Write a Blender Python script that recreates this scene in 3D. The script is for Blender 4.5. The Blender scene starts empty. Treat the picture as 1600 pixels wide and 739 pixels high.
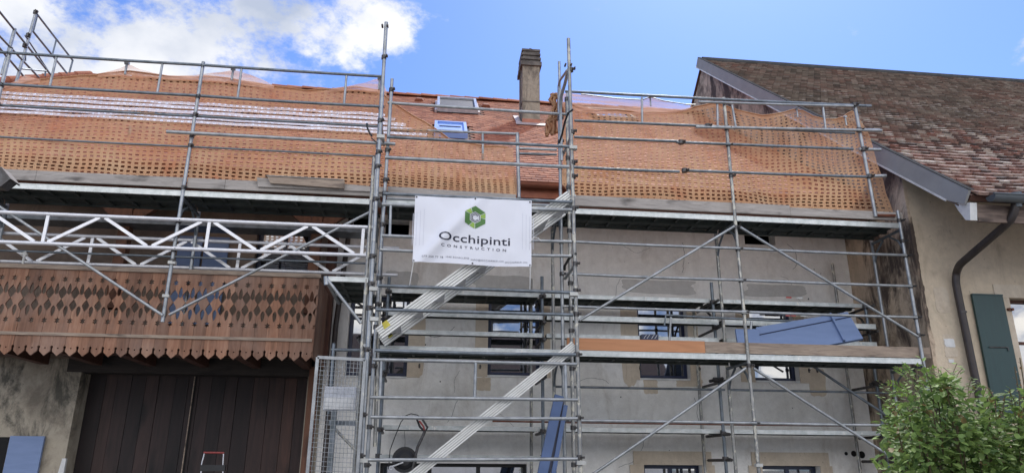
import bpy, bmesh, math, random
from mathutils import Vector, noise
random.seed(7)
C = bpy.context.scene.collection
SC = bpy.context.scene
R = math.radians
EYE = 2.1
F, PIT, YAW, ROLL, D = 1114.75, .3106836, .1114674, -.00672384, 9.36011

# ------------------------------------------------------------ camera
cam = bpy.data.cameras.new('camera'); co = bpy.data.objects.new('camera', cam); C.objects.link(co)
cam.sensor_width = 36; cam.lens = F/1600*36; cam.clip_start = .05; cam.clip_end = 3000
co.location = (0, -D, EYE)
from mathutils import Matrix
co.matrix_world = (Matrix.Translation((0, -D, EYE)) @ Matrix.Rotation(-YAW, 4, 'Z') @
                   Matrix.Rotation(math.pi/2 + PIT, 4, 'X') @ Matrix.Rotation(-ROLL, 4, 'Z'))
SC.camera = co

# ------------------------------------------------------------ light
SUN_EL, SUN_AZ = 54, 28      # azimuth from +Y (behind the house) towards -X
w = bpy.data.worlds.new('World'); SC.world = w; w.use_nodes = True
nt = w.node_tree; nt.nodes.clear()
def nd(tree, t, **k):
    n = tree.nodes.new(t)
    for a, v in k.items(): setattr(n, a, v)
    return n
sky = nd(nt, 'ShaderNodeTexSky', sky_type='NISHITA'); sky.sun_disc = False
sky.sun_elevation = R(SUN_EL); sky.sun_rotation = R(SUN_AZ)
sky.air_density = 1.0; sky.dust_density = .6; sky.ozone_density = 1.6
bg = nd(nt, 'ShaderNodeBackground'); bg.inputs['Strength'].default_value = .14
out = nd(nt, 'ShaderNodeOutputWorld')
geo = nd(nt, 'ShaderNodeTexCoord')
def math_(op, a, b=None, tree=nt):
    n = nd(tree, 'ShaderNodeMath', operation=op)
    for i, v in enumerate((a, b)):
        if v is None: continue
        if isinstance(v, (int, float)): n.inputs[i].default_value = v
        else: tree.links.new(v, n.inputs[i])
    return n.outputs[0]
# cloud field: soft banks in direction space, broken up by noise
blobs = [((-.50,.70,.50), .24, 1.0), ((-.38,.79,.46), .20, .95), ((-.26,.83,.49), .15, .85), ((-.19,.85,.47), .11, .70),
         ((-.075,.83,.55), .065, .80), ((-.11,.81,.585), .05, .62), ((-.12,.85,.50), .06, .5), ((.66,.60,.46), .05, .5), ((-.62,.66,.36), .3, 1.0),
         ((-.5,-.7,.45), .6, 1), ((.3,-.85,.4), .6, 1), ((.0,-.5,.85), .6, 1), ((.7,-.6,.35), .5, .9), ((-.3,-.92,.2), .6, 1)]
cov = None
for v, rad, amp in blobs:
    dist = nd(nt, 'ShaderNodeVectorMath', operation='DISTANCE'); nt.links.new(geo.outputs['Generated'], dist.inputs[0])
    dist.inputs[1].default_value = Vector(v).normalized()
    m = nd(nt, 'ShaderNodeMapRange'); m.interpolation_type = 'SMOOTHSTEP'
    nt.links.new(dist.outputs['Value'], m.inputs['Value'])
    m.inputs['From Min'].default_value = rad*1.25; m.inputs['From Max'].default_value = rad*.15
    m.inputs['To Min'].default_value = 0; m.inputs['To Max'].default_value = amp
    cov = m.outputs[0] if cov is None else math_('MAXIMUM', cov, m.outputs[0])
n1 = nd(nt, 'ShaderNodeTexNoise'); n1.inputs['Scale'].default_value = 9; n1.inputs['Detail'].default_value = 10; n1.inputs['Roughness'].default_value = .66
mp = nd(nt, 'ShaderNodeMapping'); mp.inputs['Scale'].default_value = (1, 1, 1.5); nt.links.new(geo.outputs['Generated'], mp.inputs[0]); nt.links.new(mp.outputs[0], n1.inputs['Vector'])
dens = math_('ADD', math_('MULTIPLY', cov, .62), math_('MULTIPLY', math_('SUBTRACT', n1.outputs['Fac'], .5), 2.1))
cr = nd(nt, 'ShaderNodeMapRange'); cr.interpolation_type = 'SMOOTHSTEP'; nt.links.new(dens, cr.inputs['Value'])
cr.inputs['From Min'].default_value = .22; cr.inputs['From Max'].default_value = .62
n2 = nd(nt, 'ShaderNodeTexNoise'); n2.inputs['Scale'].default_value = 7; n2.inputs['Detail'].default_value = 7; nt.links.new(mp.outputs[0], n2.inputs['Vector'])
shade = nd(nt, 'ShaderNodeMapRange'); nt.links.new(n2.outputs['Fac'], shade.inputs['Value'])
shade.inputs['From Min'].default_value = .32; shade.inputs['From Max'].default_value = .62
ccol = nd(nt, 'ShaderNodeMix', data_type='RGBA'); nt.links.new(shade.outputs[0], ccol.inputs['Factor'])
ccol.inputs['A'].default_value = (2.6, 2.95, 3.7, 1); ccol.inputs['B'].default_value = (5.1, 5.15, 5.3, 1)
# clouds behind the camera brightened as added fill for the shaded facade
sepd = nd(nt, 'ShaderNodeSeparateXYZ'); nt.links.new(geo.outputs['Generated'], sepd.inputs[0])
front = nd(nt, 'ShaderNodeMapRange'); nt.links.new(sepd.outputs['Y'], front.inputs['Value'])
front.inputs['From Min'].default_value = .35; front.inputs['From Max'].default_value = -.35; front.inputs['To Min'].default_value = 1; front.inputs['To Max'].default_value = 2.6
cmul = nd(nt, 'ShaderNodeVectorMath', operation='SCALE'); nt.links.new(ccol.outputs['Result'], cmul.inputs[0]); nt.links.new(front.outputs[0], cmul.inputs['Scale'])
skyg = nd(nt, 'ShaderNodeMix', data_type='RGBA'); skyg.blend_type = 'MULTIPLY'; skyg.inputs['Factor'].default_value = 1
nt.links.new(sky.outputs[0], skyg.inputs['A']); skyg.inputs['B'].default_value = (.48, .63, .97, 1)
mix = nd(nt, 'ShaderNodeMix', data_type='RGBA')
nt.links.new(cr.outputs[0], mix.inputs['Factor']); nt.links.new(skyg.outputs['Result'], mix.inputs['A']); warm = nd(nt, 'ShaderNodeMix', data_type='RGBA'); warm.blend_type = 'MULTIPLY'      # warm tint added to the unseen rear clouds to offset the blue fill
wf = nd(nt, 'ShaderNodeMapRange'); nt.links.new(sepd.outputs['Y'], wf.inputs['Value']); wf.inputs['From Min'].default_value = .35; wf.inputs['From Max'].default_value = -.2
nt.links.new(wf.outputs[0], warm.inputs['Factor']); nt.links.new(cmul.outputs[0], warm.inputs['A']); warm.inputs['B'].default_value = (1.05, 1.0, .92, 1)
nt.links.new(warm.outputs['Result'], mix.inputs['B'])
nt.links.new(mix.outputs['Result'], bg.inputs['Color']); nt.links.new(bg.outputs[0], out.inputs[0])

sun = bpy.data.lights.new('sun', 'SUN'); sun.energy = 2.4; sun.angle = R(2.0); sun.color = (1, .95, .87)
so = bpy.data.objects.new('sun', sun); C.objects.link(so)
sd = Vector((math.sin(R(SUN_AZ))*math.cos(R(SUN_EL)), math.cos(R(SUN_AZ))*math.cos(R(SUN_EL)), math.sin(R(SUN_EL))))
so.rotation_euler = sd.to_track_quat('Z', 'Y').to_euler()
SC.view_settings.view_transform = 'Standard'; SC.view_settings.look = 'None'
SC.view_settings.exposure = .55; SC.view_settings.gamma = 1; SC.view_settings.use_curve_mapping = False
SC.render.engine = 'CYCLES'
SC.cycles.transparent_max_bounces = 12

# ------------------------------------------------------------ measuring help: a photo pixel to a point of a real plane
def ray(px, py):
    u = px-800; v = py-369.5
    c, s = math.cos(ROLL), math.sin(ROLL); u, v = c*u+s*v, -s*u+c*v
    x = u/F; up = -v/F
    c, s = math.cos(PIT), math.sin(PIT); y = c-s*up; z = s+c*up
    c, s = math.cos(YAW), math.sin(YAW)
    return Vector((c*x+s*y, -s*x+c*y, z))
def at(px, py, Y):
    r = ray(px, py); t = (Y+D)/r.y; return Vector((r.x*t, Y, EYE+r.z*t))
def atX(px, py, X):
    r = ray(px, py); t = X/r.x; return Vector((X, -D+r.y*t, EYE+r.z*t))

# ------------------------------------------------------------ materials
def newmat(name):
    m = bpy.data.materials.new(name); m.use_nodes = True
    return m, m.node_tree, m.node_tree.nodes['Principled BSDF']
def ramp(t, fac, stops):
    n = nd(t, 'ShaderNodeValToRGB'); t.links.new(fac, n.inputs[0])
    e = n.color_ramp.elements
    while len(e) < len(stops): e.new(.5)
    for q, (p, c) in zip(e, stops): q.position = p; q.color = (*c, 1)
    return n.outputs[0]
def noi(t, scale, detail=6, rough=.6, vec=None, sc=(1, 1, 1), dist=0):
    tc = nd(t, 'ShaderNodeTexCoord'); mp = nd(t, 'ShaderNodeMapping'); mp.inputs['Scale'].default_value = sc
    t.links.new(vec or tc.outputs['Object'], mp.inputs[0])
    n = nd(t, 'ShaderNodeTexNoise'); n.inputs['Scale'].default_value = scale; n.inputs['Detail'].default_value = detail
    n.inputs['Roughness'].default_value = rough; n.inputs['Distortion'].default_value = dist
    t.links.new(mp.outputs[0], n.inputs['Vector']); return n.outputs['Fac']
def mixc(t, f, a, b, mode='MIX'):
    n = nd(t, 'ShaderNodeMix', data_type='RGBA'); n.blend_type = mode
    for k, v in (('Factor', f), ('A', a), ('B', b)):
        if isinstance(v, (int, float)): n.inputs[k].default_value = v
        elif isinstance(v, tuple): n.inputs[k].default_value = (*v, 1)
        else: t.links.new(v, n.inputs[k])
    return n.outputs['Result']
def bump(t, b, h, s=.3, d=.01):
    n = nd(t, 'ShaderNodeBump'); n.inputs['Strength'].default_value = s; n.inputs['Distance'].default_value = d
    t.links.new(h, n.inputs['Height']); t.links.new(n.outputs[0], b.inputs['Normal'])
def simple(name, c, rough=.6, metal=0, c2=None, scale=6, bmp=.15, sc=(1, 1, 1), spec=.5):
    m, t, b = newmat(name)
    c2 = c2 or tuple(x*.7 for x in c)
    f = noi(t, scale, sc=sc)
    t.links.new(ramp(t, f, [(.3, c2), (.7, c)]), b.inputs['Base Color'])
    b.inputs['Roughness'].default_value = rough; b.inputs['Metallic'].default_value = metal
    b.inputs['Specular IOR Level'].default_value = spec
    if bmp: bump(t, b, noi(t, scale*6, sc=sc), bmp, .004)
    return m
def splash_metal(name, base, dark, paint, amount, rough=.42, metal=.55):
    m, t, b = newmat(name)
    c = ramp(t, noi(t, 9), [(.3, dark), (.65, base)])
    s = noi(t, 14, 8, .7, sc=(1, 1, .5))
    f = nd(t, 'ShaderNodeMapRange'); t.links.new(s, f.inputs[0]); f.inputs[1].default_value = amount; f.inputs[2].default_value = amount+.03
    col = mixc(t, f.outputs[0], c, paint)
    t.links.new(col, b.inputs['Base Color'])
    inv = math_('MULTIPLY', math_('SUBTRACT', 1, f.outputs[0], t), metal, t); t.links.new(inv, b.inputs['Metallic'])
    b.inputs['Roughness'].default_value = rough
    bump(t, b, noi(t, 60), .12, .002)
    return m
M = {}
M['galv'] = splash_metal('galvanised steel', (.43, .445, .45), (.25, .265, .27), (.60, .58, .50), .63)
M['galv_old'] = splash_metal('old splashed galvanised steel', (.36, .355, .33), (.19, .19, .18), (.60, .57, .47), .53)
M['galv_dark'] = splash_metal('dark galvanised steel', (.22, .25, .28), (.11, .13, .14), (.4, .4, .36), .70)
M['alu'] = simple('aluminium', (.82, .82, .83), .38, .35, (.66, .66, .68), 12, .06)
M['alu_stair'] = simple('ribbed aluminium', (.86, .86, .82), .45, .2, (.70, .70, .65), 9, .08)
M['deck_edge'] = splash_metal('deck edge steel', (.64, .66, .64), (.42, .45, .43), (.74, .72, .65), .62, .4, .45)
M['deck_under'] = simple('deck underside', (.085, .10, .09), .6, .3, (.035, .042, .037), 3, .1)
M['clamp'] = simple('clamp steel', (.13, .13, .13), .5, .6, (.06, .05, .045), 20)
M['wedge'] = simple('wedge plate', (.60, .60, .56), .5, .2)
M['copper'] = simple('copper gutter', (.42, .16, .095), .5, .3, (.26, .095, .06), 5, .05)
M['lead'] = simple('lead flashing', (.50, .40, .37), .5, .2, (.35, .3, .3), 8)
M['zinc'] = simple('zinc verge', (.125, .14, .15), .45, .25, (.095, .11, .12), 2, .05)
M['zinc_light'] = simple('grey verge sheet', (.35, .35, .34), .8, 0, (.29, .29, .285), 3, .08, spec=.05)
M['cap'] = simple('dark verge cap', (.10, .10, .10), .9, 0, (.06, .06, .06), 5, .1, spec=.0)
M['pipe'] = simple('brown downpipe', (.065, .05, .043), .5, .1, (.035, .028, .026), 8, .08)
M['white'] = simple('white paint', (.78, .78, .76), .5)
M['black'] = simple('black rubber', (.02, .02, .022), .5, 0, (.012, .012, .012))
M['red'] = simple('red plastic', (.30, .05, .045), .4)
M['yellow'] = simple('yellow tape', (.72, .62, .08), .5)
M['rust'] = simple('rusty steel', (.22, .075, .04), .8, .1, (.10, .04, .025), 14)
M['blue_beam'] = simple('blue paint', (.095, .155, .31), .5, .0, (.075, .125, .25), 5, .06)
M['blue_shutter'] = simple('blue shutter paint', (.20, .275, .46), .6, 0, (.165, .235, .40), 3, .08, (1, 1, 6))
M['navy'] = simple('navy frame', (.018, .028, .075), .35, 0, (.012, .018, .045), 5, 0)
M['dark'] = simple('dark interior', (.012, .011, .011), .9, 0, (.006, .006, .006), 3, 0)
M['cord'] = simple('white cord', (.75, .74, .7), .8)
M['concrete'] = simple('weathered concrete', (.17, .15, .13), .9, 0, (.06, .05, .045), 7, .5)
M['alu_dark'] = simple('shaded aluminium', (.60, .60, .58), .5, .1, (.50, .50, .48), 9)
M['silver'] = simple('silver slats', (.62, .64, .68), .3, .4, (.4, .42, .46), 10)

def wood(name, a, b_, scale=5, axis='x', rough=.75, knots=True, c3=None):
    m, t, b = newmat(name)
    sc = {'x': (.12, 1, 1), 'z': (1, 1, .1), 'y': (1, .12, 1)}[axis]
    f = noi(t, scale*4, 8, .65, sc=sc, dist=1.2)
    c = ramp(t, f, [(.3, b_), (.68, a)])
    if knots:
        k = noi(t, scale*1.2, 3, .5, sc=tuple(min(1, x*3) for x in sc))
        kk = nd(t, 'ShaderNodeMapRange'); t.links.new(k, kk.inputs[0]); kk.inputs[1].default_value = .58; kk.inputs[2].default_value = .72
        c = mixc(t, kk.outputs[0], c, c3 or tuple(x*.45 for x in b_))
    t.links.new(c, b.inputs['Base Color']); b.inputs['Roughness'].default_value = rough
    bump(t, b, f, .25, .004)
    return m
M['plank'] = wood('grey weathered plank', (.46, .42, .38), (.27, .24, .215))
M['plank_brown'] = wood('brown weathered plank', (.42, .33, .25), (.20, .15, .115))
M['plank_orange'] = wood('fresh orange plank', (.55, .26, .125), (.44, .20, .095), 3, knots=False)
M['door'] = wood('dark barn boards', (.085, .040, .032), (.030, .017, .015), 3, 'z', .7)
def plankdoor():
    m = wood('dark barn boards', (.052, .031, .027), (.020, .014, .013), 3, 'z', .7); t = m.node_tree; b = t.nodes['Principled BSDF']
    l = b.inputs['Base Color'].links[0].from_socket
    a = nd(t, 'ShaderNodeAttribute'); a.attribute_name = 'rnd'; sp = nd(t, 'ShaderNodeSeparateColor'); t.links.new(a.outputs['Color'], sp.inputs[0])
    t.links.new(mixc(t, 1, l, ramp(t, sp.outputs[0], [(0, (.45, .45, .5)), (.6, (.95, .9, .9)), (.9, (1.5, 1.3, 1.15)), (1, (2.2, 1.8, 1.5))]), 'MULTIPLY'), b.inputs['Base Color'])
    return m
M['door'] = plankdoor()
M['beam'] = wood('brown beam', (.13, .055, .034), (.06, .028, .02), 4, 'z')
M['dark_beam'] = wood('old dark beam', (.045, .035, .028), (.02, .016, .014), 4, 'x')
M['beam_pale'] = wood('light brown timber', (.22, .10, .055), (.12, .055, .035), 4, 'z')
M['fascia'] = wood('old fascia board', (.26, .19, .15), (.08, .055, .045), 4, 'x')
M['green'] = wood('green shutter paint', (.014, .052, .05), (.011, .040, .040), 3, 'z', .45, False)

def attr_tiles(name, stops, extra=None, rough=.85):
    m, t, b = newmat(name)
    a = nd(t, 'ShaderNodeAttribute'); a.attribute_name = 'rnd'
    sep = nd(t, 'ShaderNodeSeparateColor'); t.links.new(a.outputs['Color'], sep.inputs[0])
    c = ramp(t, sep.outputs[0], stops)
    n = noi(t, 22, 5, .7)
    c = mixc(t, .55, c, ramp(t, n, [(.3, (.45, .45, .45)), (.7, (1.15, 1.15, 1.15))]), 'MULTIPLY')
    if extra: c = extra(t, c, sep)
    t.links.new(c, b.inputs['Base Color']); b.inputs['Roughness'].default_value = rough
    bump(t, b, n, .4, .004)
    return m
M['tile_new'] = attr_tiles('new clay tiles', [(0, (.26, .085, .045)), (.35, (.36, .125, .065)), (.7, (.44, .165, .085)), (1, (.48, .21, .12))])
def lichen(t, c, sep):
    # older darker courses towards the ridge, lichen specks
    f = noi(t, 1.6, 6, .7); g = nd(t, 'ShaderNodeMapRange'); t.links.new(math_('ADD', math_('MULTIPLY', f, .55, t), sep.outputs[1], t), g.inputs[0])
    g.inputs[1].default_value = .50; g.inputs[2].default_value = .92
    c = mixc(t, g.outputs[0], c, mixc(t, sep.outputs[2], (.095, .075, .06), (.26, .21, .165)))
    s = noi(t, 11, 6, .75); h = nd(t, 'ShaderNodeMapRange'); t.links.new(s, h.inputs[0]); h.inputs[1].default_value = .60; h.inputs[2].default_value = .68
    return mixc(t, math_('MULTIPLY', h.outputs[0], .7, t), c, (.42, .36, .28))
M['tile_old'] = attr_tiles('old clay tiles', [(0, (.075, .055, .05)), (.25, (.17, .095, .075)), (.5, (.30, .135, .10)), (.72, (.37, .25, .20)), (1, (.52, .45, .38))], lichen)

def plaster(name, base, stain, dark, bmp=.5, streak=.75, big=.7, th=(.54, .74)):
    m, t, b = newmat(name)
    n = noi(t, big, 9, .66, dist=.4)
    c = ramp(t, n, [(.34, stain), (.50, base), (.70, tuple(min(1, x*1.10) for x in base))])
    n2 = noi(t, 2.3, 9, .72, sc=(1, 1, .35), dist=.5)
    f = nd(t, 'ShaderNodeMapRange'); t.links.new(n2, f.inputs[0]); f.inputs[1].default_value = th[0]; f.inputs[2].default_value = th[1]
    c = mixc(t, math_('MULTIPLY', f.outputs[0], streak, t), c, dark)
    # long run-down marks
    n3 = noi(t, 5, 6, .6, sc=(1, 1, .06)); h = nd(t, 'ShaderNodeMapRange'); t.links.new(n3, h.inputs[0]); h.inputs[1].default_value = .56; h.inputs[2].default_value = .80
    c = mixc(t, math_('MULTIPLY', h.outputs[0], .5, t), c, dark)
    n4 = noi(t, 9, 8, .75)
    c = mixc(t, .5, c, ramp(t, n4, [(.3, (.74, .73, .72)), (.7, (1.12, 1.12, 1.12))]), 'MULTIPLY')
    sp = noi(t, 25, 3, .5); g = nd(t, 'ShaderNodeMapRange'); t.links.new(sp, g.inputs[0]); g.inputs[1].default_value = .70; g.inputs[2].default_value = .74
    c = mixc(t, math_('MULTIPLY', g.outputs[0], .5, t), c, tuple(x*.4 for x in dark))
    t.links.new(c, b.inputs['Base Color']); b.inputs['Roughness'].default_value = .92; b.inputs['Specular IOR Level'].default_value = .2
    bump(t, b, noi(t, 18, 9, .7), bmp, .012)
    return m
M['plaster'] = plaster('pale lime plaster', (.86, .845, .80), (.75, .725, .67), (.55, .505, .44))
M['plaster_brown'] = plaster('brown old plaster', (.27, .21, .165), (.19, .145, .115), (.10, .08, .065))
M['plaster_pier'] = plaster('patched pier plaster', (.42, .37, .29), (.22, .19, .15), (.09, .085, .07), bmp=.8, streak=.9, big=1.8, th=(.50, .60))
M['plaster_nb'] = plaster('beige neighbour plaster', (.66, .55, .41), (.52, .455, .34), (.40, .32, .23))
M['rubble'] = plaster('rough rubble render', (.58, .46, .34), (.24, .18, .135), (.085, .065, .055), bmp=1.0, streak=.95, big=1.6, th=(.46, .58))
M['cement'] = plaster('grey cement patch', (.57, .56, .53), (.51, .50, .47), (.43, .415, .38))
M['stone'] = plaster('sandy stone', (.66, .57, .45), (.55, .46, .35), (.42, .33, .24))
M['chimney'] = plaster('grey brown chimney render', (.34, .285, .22), (.22, .185, .145), (.11, .09, .075), bmp=1.0, streak=.9, big=2.2, th=(.48, .62))
M['ground'] = simple('gravel ground', (.30, .28, .25), .95, 0, (.16, .15, .13), 8, .5)

m, t, b = newmat('balcony wood')
f = noi(t, 16, 8, .65, sc=(1, 1, .1), dist=1)
c = ramp(t, f, [(.25, (.13, .070, .045)), (.5, (.28, .145, .090)), (.75, (.39, .235, .155))])
g = noi(t, 1.5, 5, .6); mr = nd(t, 'ShaderNodeMapRange'); t.links.new(g, mr.inputs[0]); mr.inputs[1].default_value = .45; mr.inputs[2].default_value = .7
c = mixc(t, math_('MULTIPLY', mr.outputs[0], .5, t), c, (.40, .30, .245))
a = nd(t, 'ShaderNodeAttribute'); a.attribute_name = 'rnd'; sp = nd(t, 'ShaderNodeSeparateColor'); t.links.new(a.outputs['Color'], sp.inputs[0])
c = mixc(t, .8, c, ramp(t, sp.outputs[0], [(0, (.60, .60, .62)), (1, (1.2, 1.12, 1.05))]), 'MULTIPLY')
t.links.new(c, b.inputs['Base Color']); b.inputs['Roughness'].default_value = .85; bump(t, b, f, .3, .004); M['balcony'] = m

m, t, b = newmat('orange safety net')
f = noi(t, 2.2, 5, .6)
c = ramp(t, f, [(.28, (.55, .215, .11)), (.42, (.58, .32, .175)), (.75, (.63, .42, .25))])
b.inputs['Roughness'].default_value = .7; t.links.new(c, b.inputs['Base Color'])
tr = nd(t, 'ShaderNodeBsdfTranslucent'); t.links.new(c, tr.inputs[0])
ms = nd(t, 'ShaderNodeMixShader'); ms.inputs[0].default_value = .45
t.links.new(b.outputs[0], ms.inputs[1]); t.links.new(tr.outputs[0], ms.inputs[2])
tp = nd(t, 'ShaderNodeBsdfTransparent'); m2 = nd(t, 'ShaderNodeMixShader')      # fine threads: part of the light passes between them
an = nd(t, 'ShaderNodeAttribute'); an.attribute_name = 'rnd'; sn = nd(t, 'ShaderNodeSeparateColor'); t.links.new(an.outputs['Color'], sn.inputs[0])
on = noi(t, 1.6, 6, .6, sc=(.5, 1, 1.3)); om = nd(t, 'ShaderNodeMapRange'); t.links.new(on, om.inputs[0]); om.inputs[1].default_value = .35; om.inputs[2].default_value = .65; om.inputs[3].default_value = -.10; om.inputs[4].default_value = .14
t.links.new(math_('ADD', om.outputs[0], sn.outputs[0], t), m2.inputs[0])
t.links.new(tp.outputs[0], m2.inputs[1]); t.links.new(ms.outputs[0], m2.inputs[2]); t.links.new(m2.outputs[0], t.nodes['Material Output'].inputs[0])
M['net'] = m
m, t, b = newmat('sheer upper net')
b.inputs['Roughness'].default_value = .8; b.inputs['Base Color'].default_value = (.80, .50, .36, 1)
tr = nd(t, 'ShaderNodeBsdfTranslucent'); tr.inputs[0].default_value = (.85, .58, .46, 1)
ms = nd(t, 'ShaderNodeMixShader'); ms.inputs[0].default_value = .5
t.links.new(b.outputs[0], ms.inputs[1]); t.links.new(tr.outputs[0], ms.inputs[2])
tp = nd(t, 'ShaderNodeBsdfTransparent'); m2 = nd(t, 'ShaderNodeMixShader')
wv = noi(t, 3, 4, .6, sc=(.5, 1, 9)); mr = nd(t, 'ShaderNodeMapRange'); t.links.new(wv, mr.inputs[0]); mr.inputs[1].default_value = .35; mr.inputs[2].default_value = .65
mr.inputs[3].default_value = .34; mr.inputs[4].default_value = .82
t.links.new(mr.outputs[0], m2.inputs[0]); t.links.new(tp.outputs[0], m2.inputs[1]); t.links.new(ms.outputs[0], m2.inputs[2]); t.links.new(m2.outputs[0], t.nodes['Material Output'].inputs[0])
M['net_sheer'] = m

m, t, b = newmat('white membrane')
f = noi(t, 5, 6, .7, sc=(.3, 1, 1)); t.links.new(ramp(t, f, [(.3, (.62, .60, .63)), (.7, (.88, .87, .90))]), b.inputs['Base Color'])
b.inputs['Roughness'].default_value = .35; bump(t, b, f, .6, .02); M['membrane'] = m

m, t, b = newmat('banner vinyl')
b.inputs['Base Color'].default_value = (.80, .81, .86, 1); b.inputs['Roughness'].default_value = .45
bump(t, b, noi(t, 3, 3), .25, .01); M['banner'] = m
for k, c in (('ink', (.02, .022, .045)), ('ink_grey', (.10, .10, .13)), ('logo_dark', (.085, .21, .05)), ('logo_light', (.30, .48, .08)), ('faint', (.68, .69, .75)),
             ('blue_foil', (.22, .36, .72)), ('tag_red', (.5, .08, .06))):
    m, t, b = newmat(k + ' colour'); b.inputs['Base Color'].default_value = (*c, 1); b.inputs['Roughness'].default_value = .5; M[k] = m
m, t, b = newmat('window glass')
b.inputs['Base Color'].default_value = (.012, .014, .02, 1); b.inputs['Roughness'].default_value = .02; b.inputs['IOR'].default_value = 2.3
b.inputs['Specular IOR Level'].default_value = 1.0
bump(t, b, noi(t, 1.4, 2), .05, .02); M['glass'] = m

def leafmat(name, a, b_):
    m, t, b = newmat(name)
    at_ = nd(t, 'ShaderNodeAttribute'); at_.attribute_name = 'rnd'
    sp = nd(t, 'ShaderNodeSeparateColor'); t.links.new(at_.outputs['Color'], sp.inputs[0])
    c = ramp(t, sp.outputs[0], [(0, b_), (.6, a), (.93, tuple(x*1.5 for x in a)), (1, (.20, .11, .05))])
    t.links.new(c, b.inputs['Base Color']); b.inputs['Roughness'].default_value = .6; b.inputs['Specular IOR Level'].default_value = .25
    tr = nd(t, 'ShaderNodeBsdfTranslucent'); t.links.new(c, tr.inputs[0])
    ms = nd(t, 'ShaderNodeMixShader'); ms.inputs[0].default_value = .3
    t.links.new(b.outputs[0], ms.inputs[1]); t.links.new(tr.outputs[0], ms.inputs[2]); t.links.new(ms.outputs[0], t.nodes['Material Output'].inputs[0])
    return m
M['leaf'] = leafmat('shrub leaf', (.21, .30, .085), (.065, .125, .035))
M['leaf_light'] = leafmat('feathery leaf', (.17, .27, .045), (.09, .17, .03))
M['stem'] = simple('green brown stem', (.14, .11, .06), .8)

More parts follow.
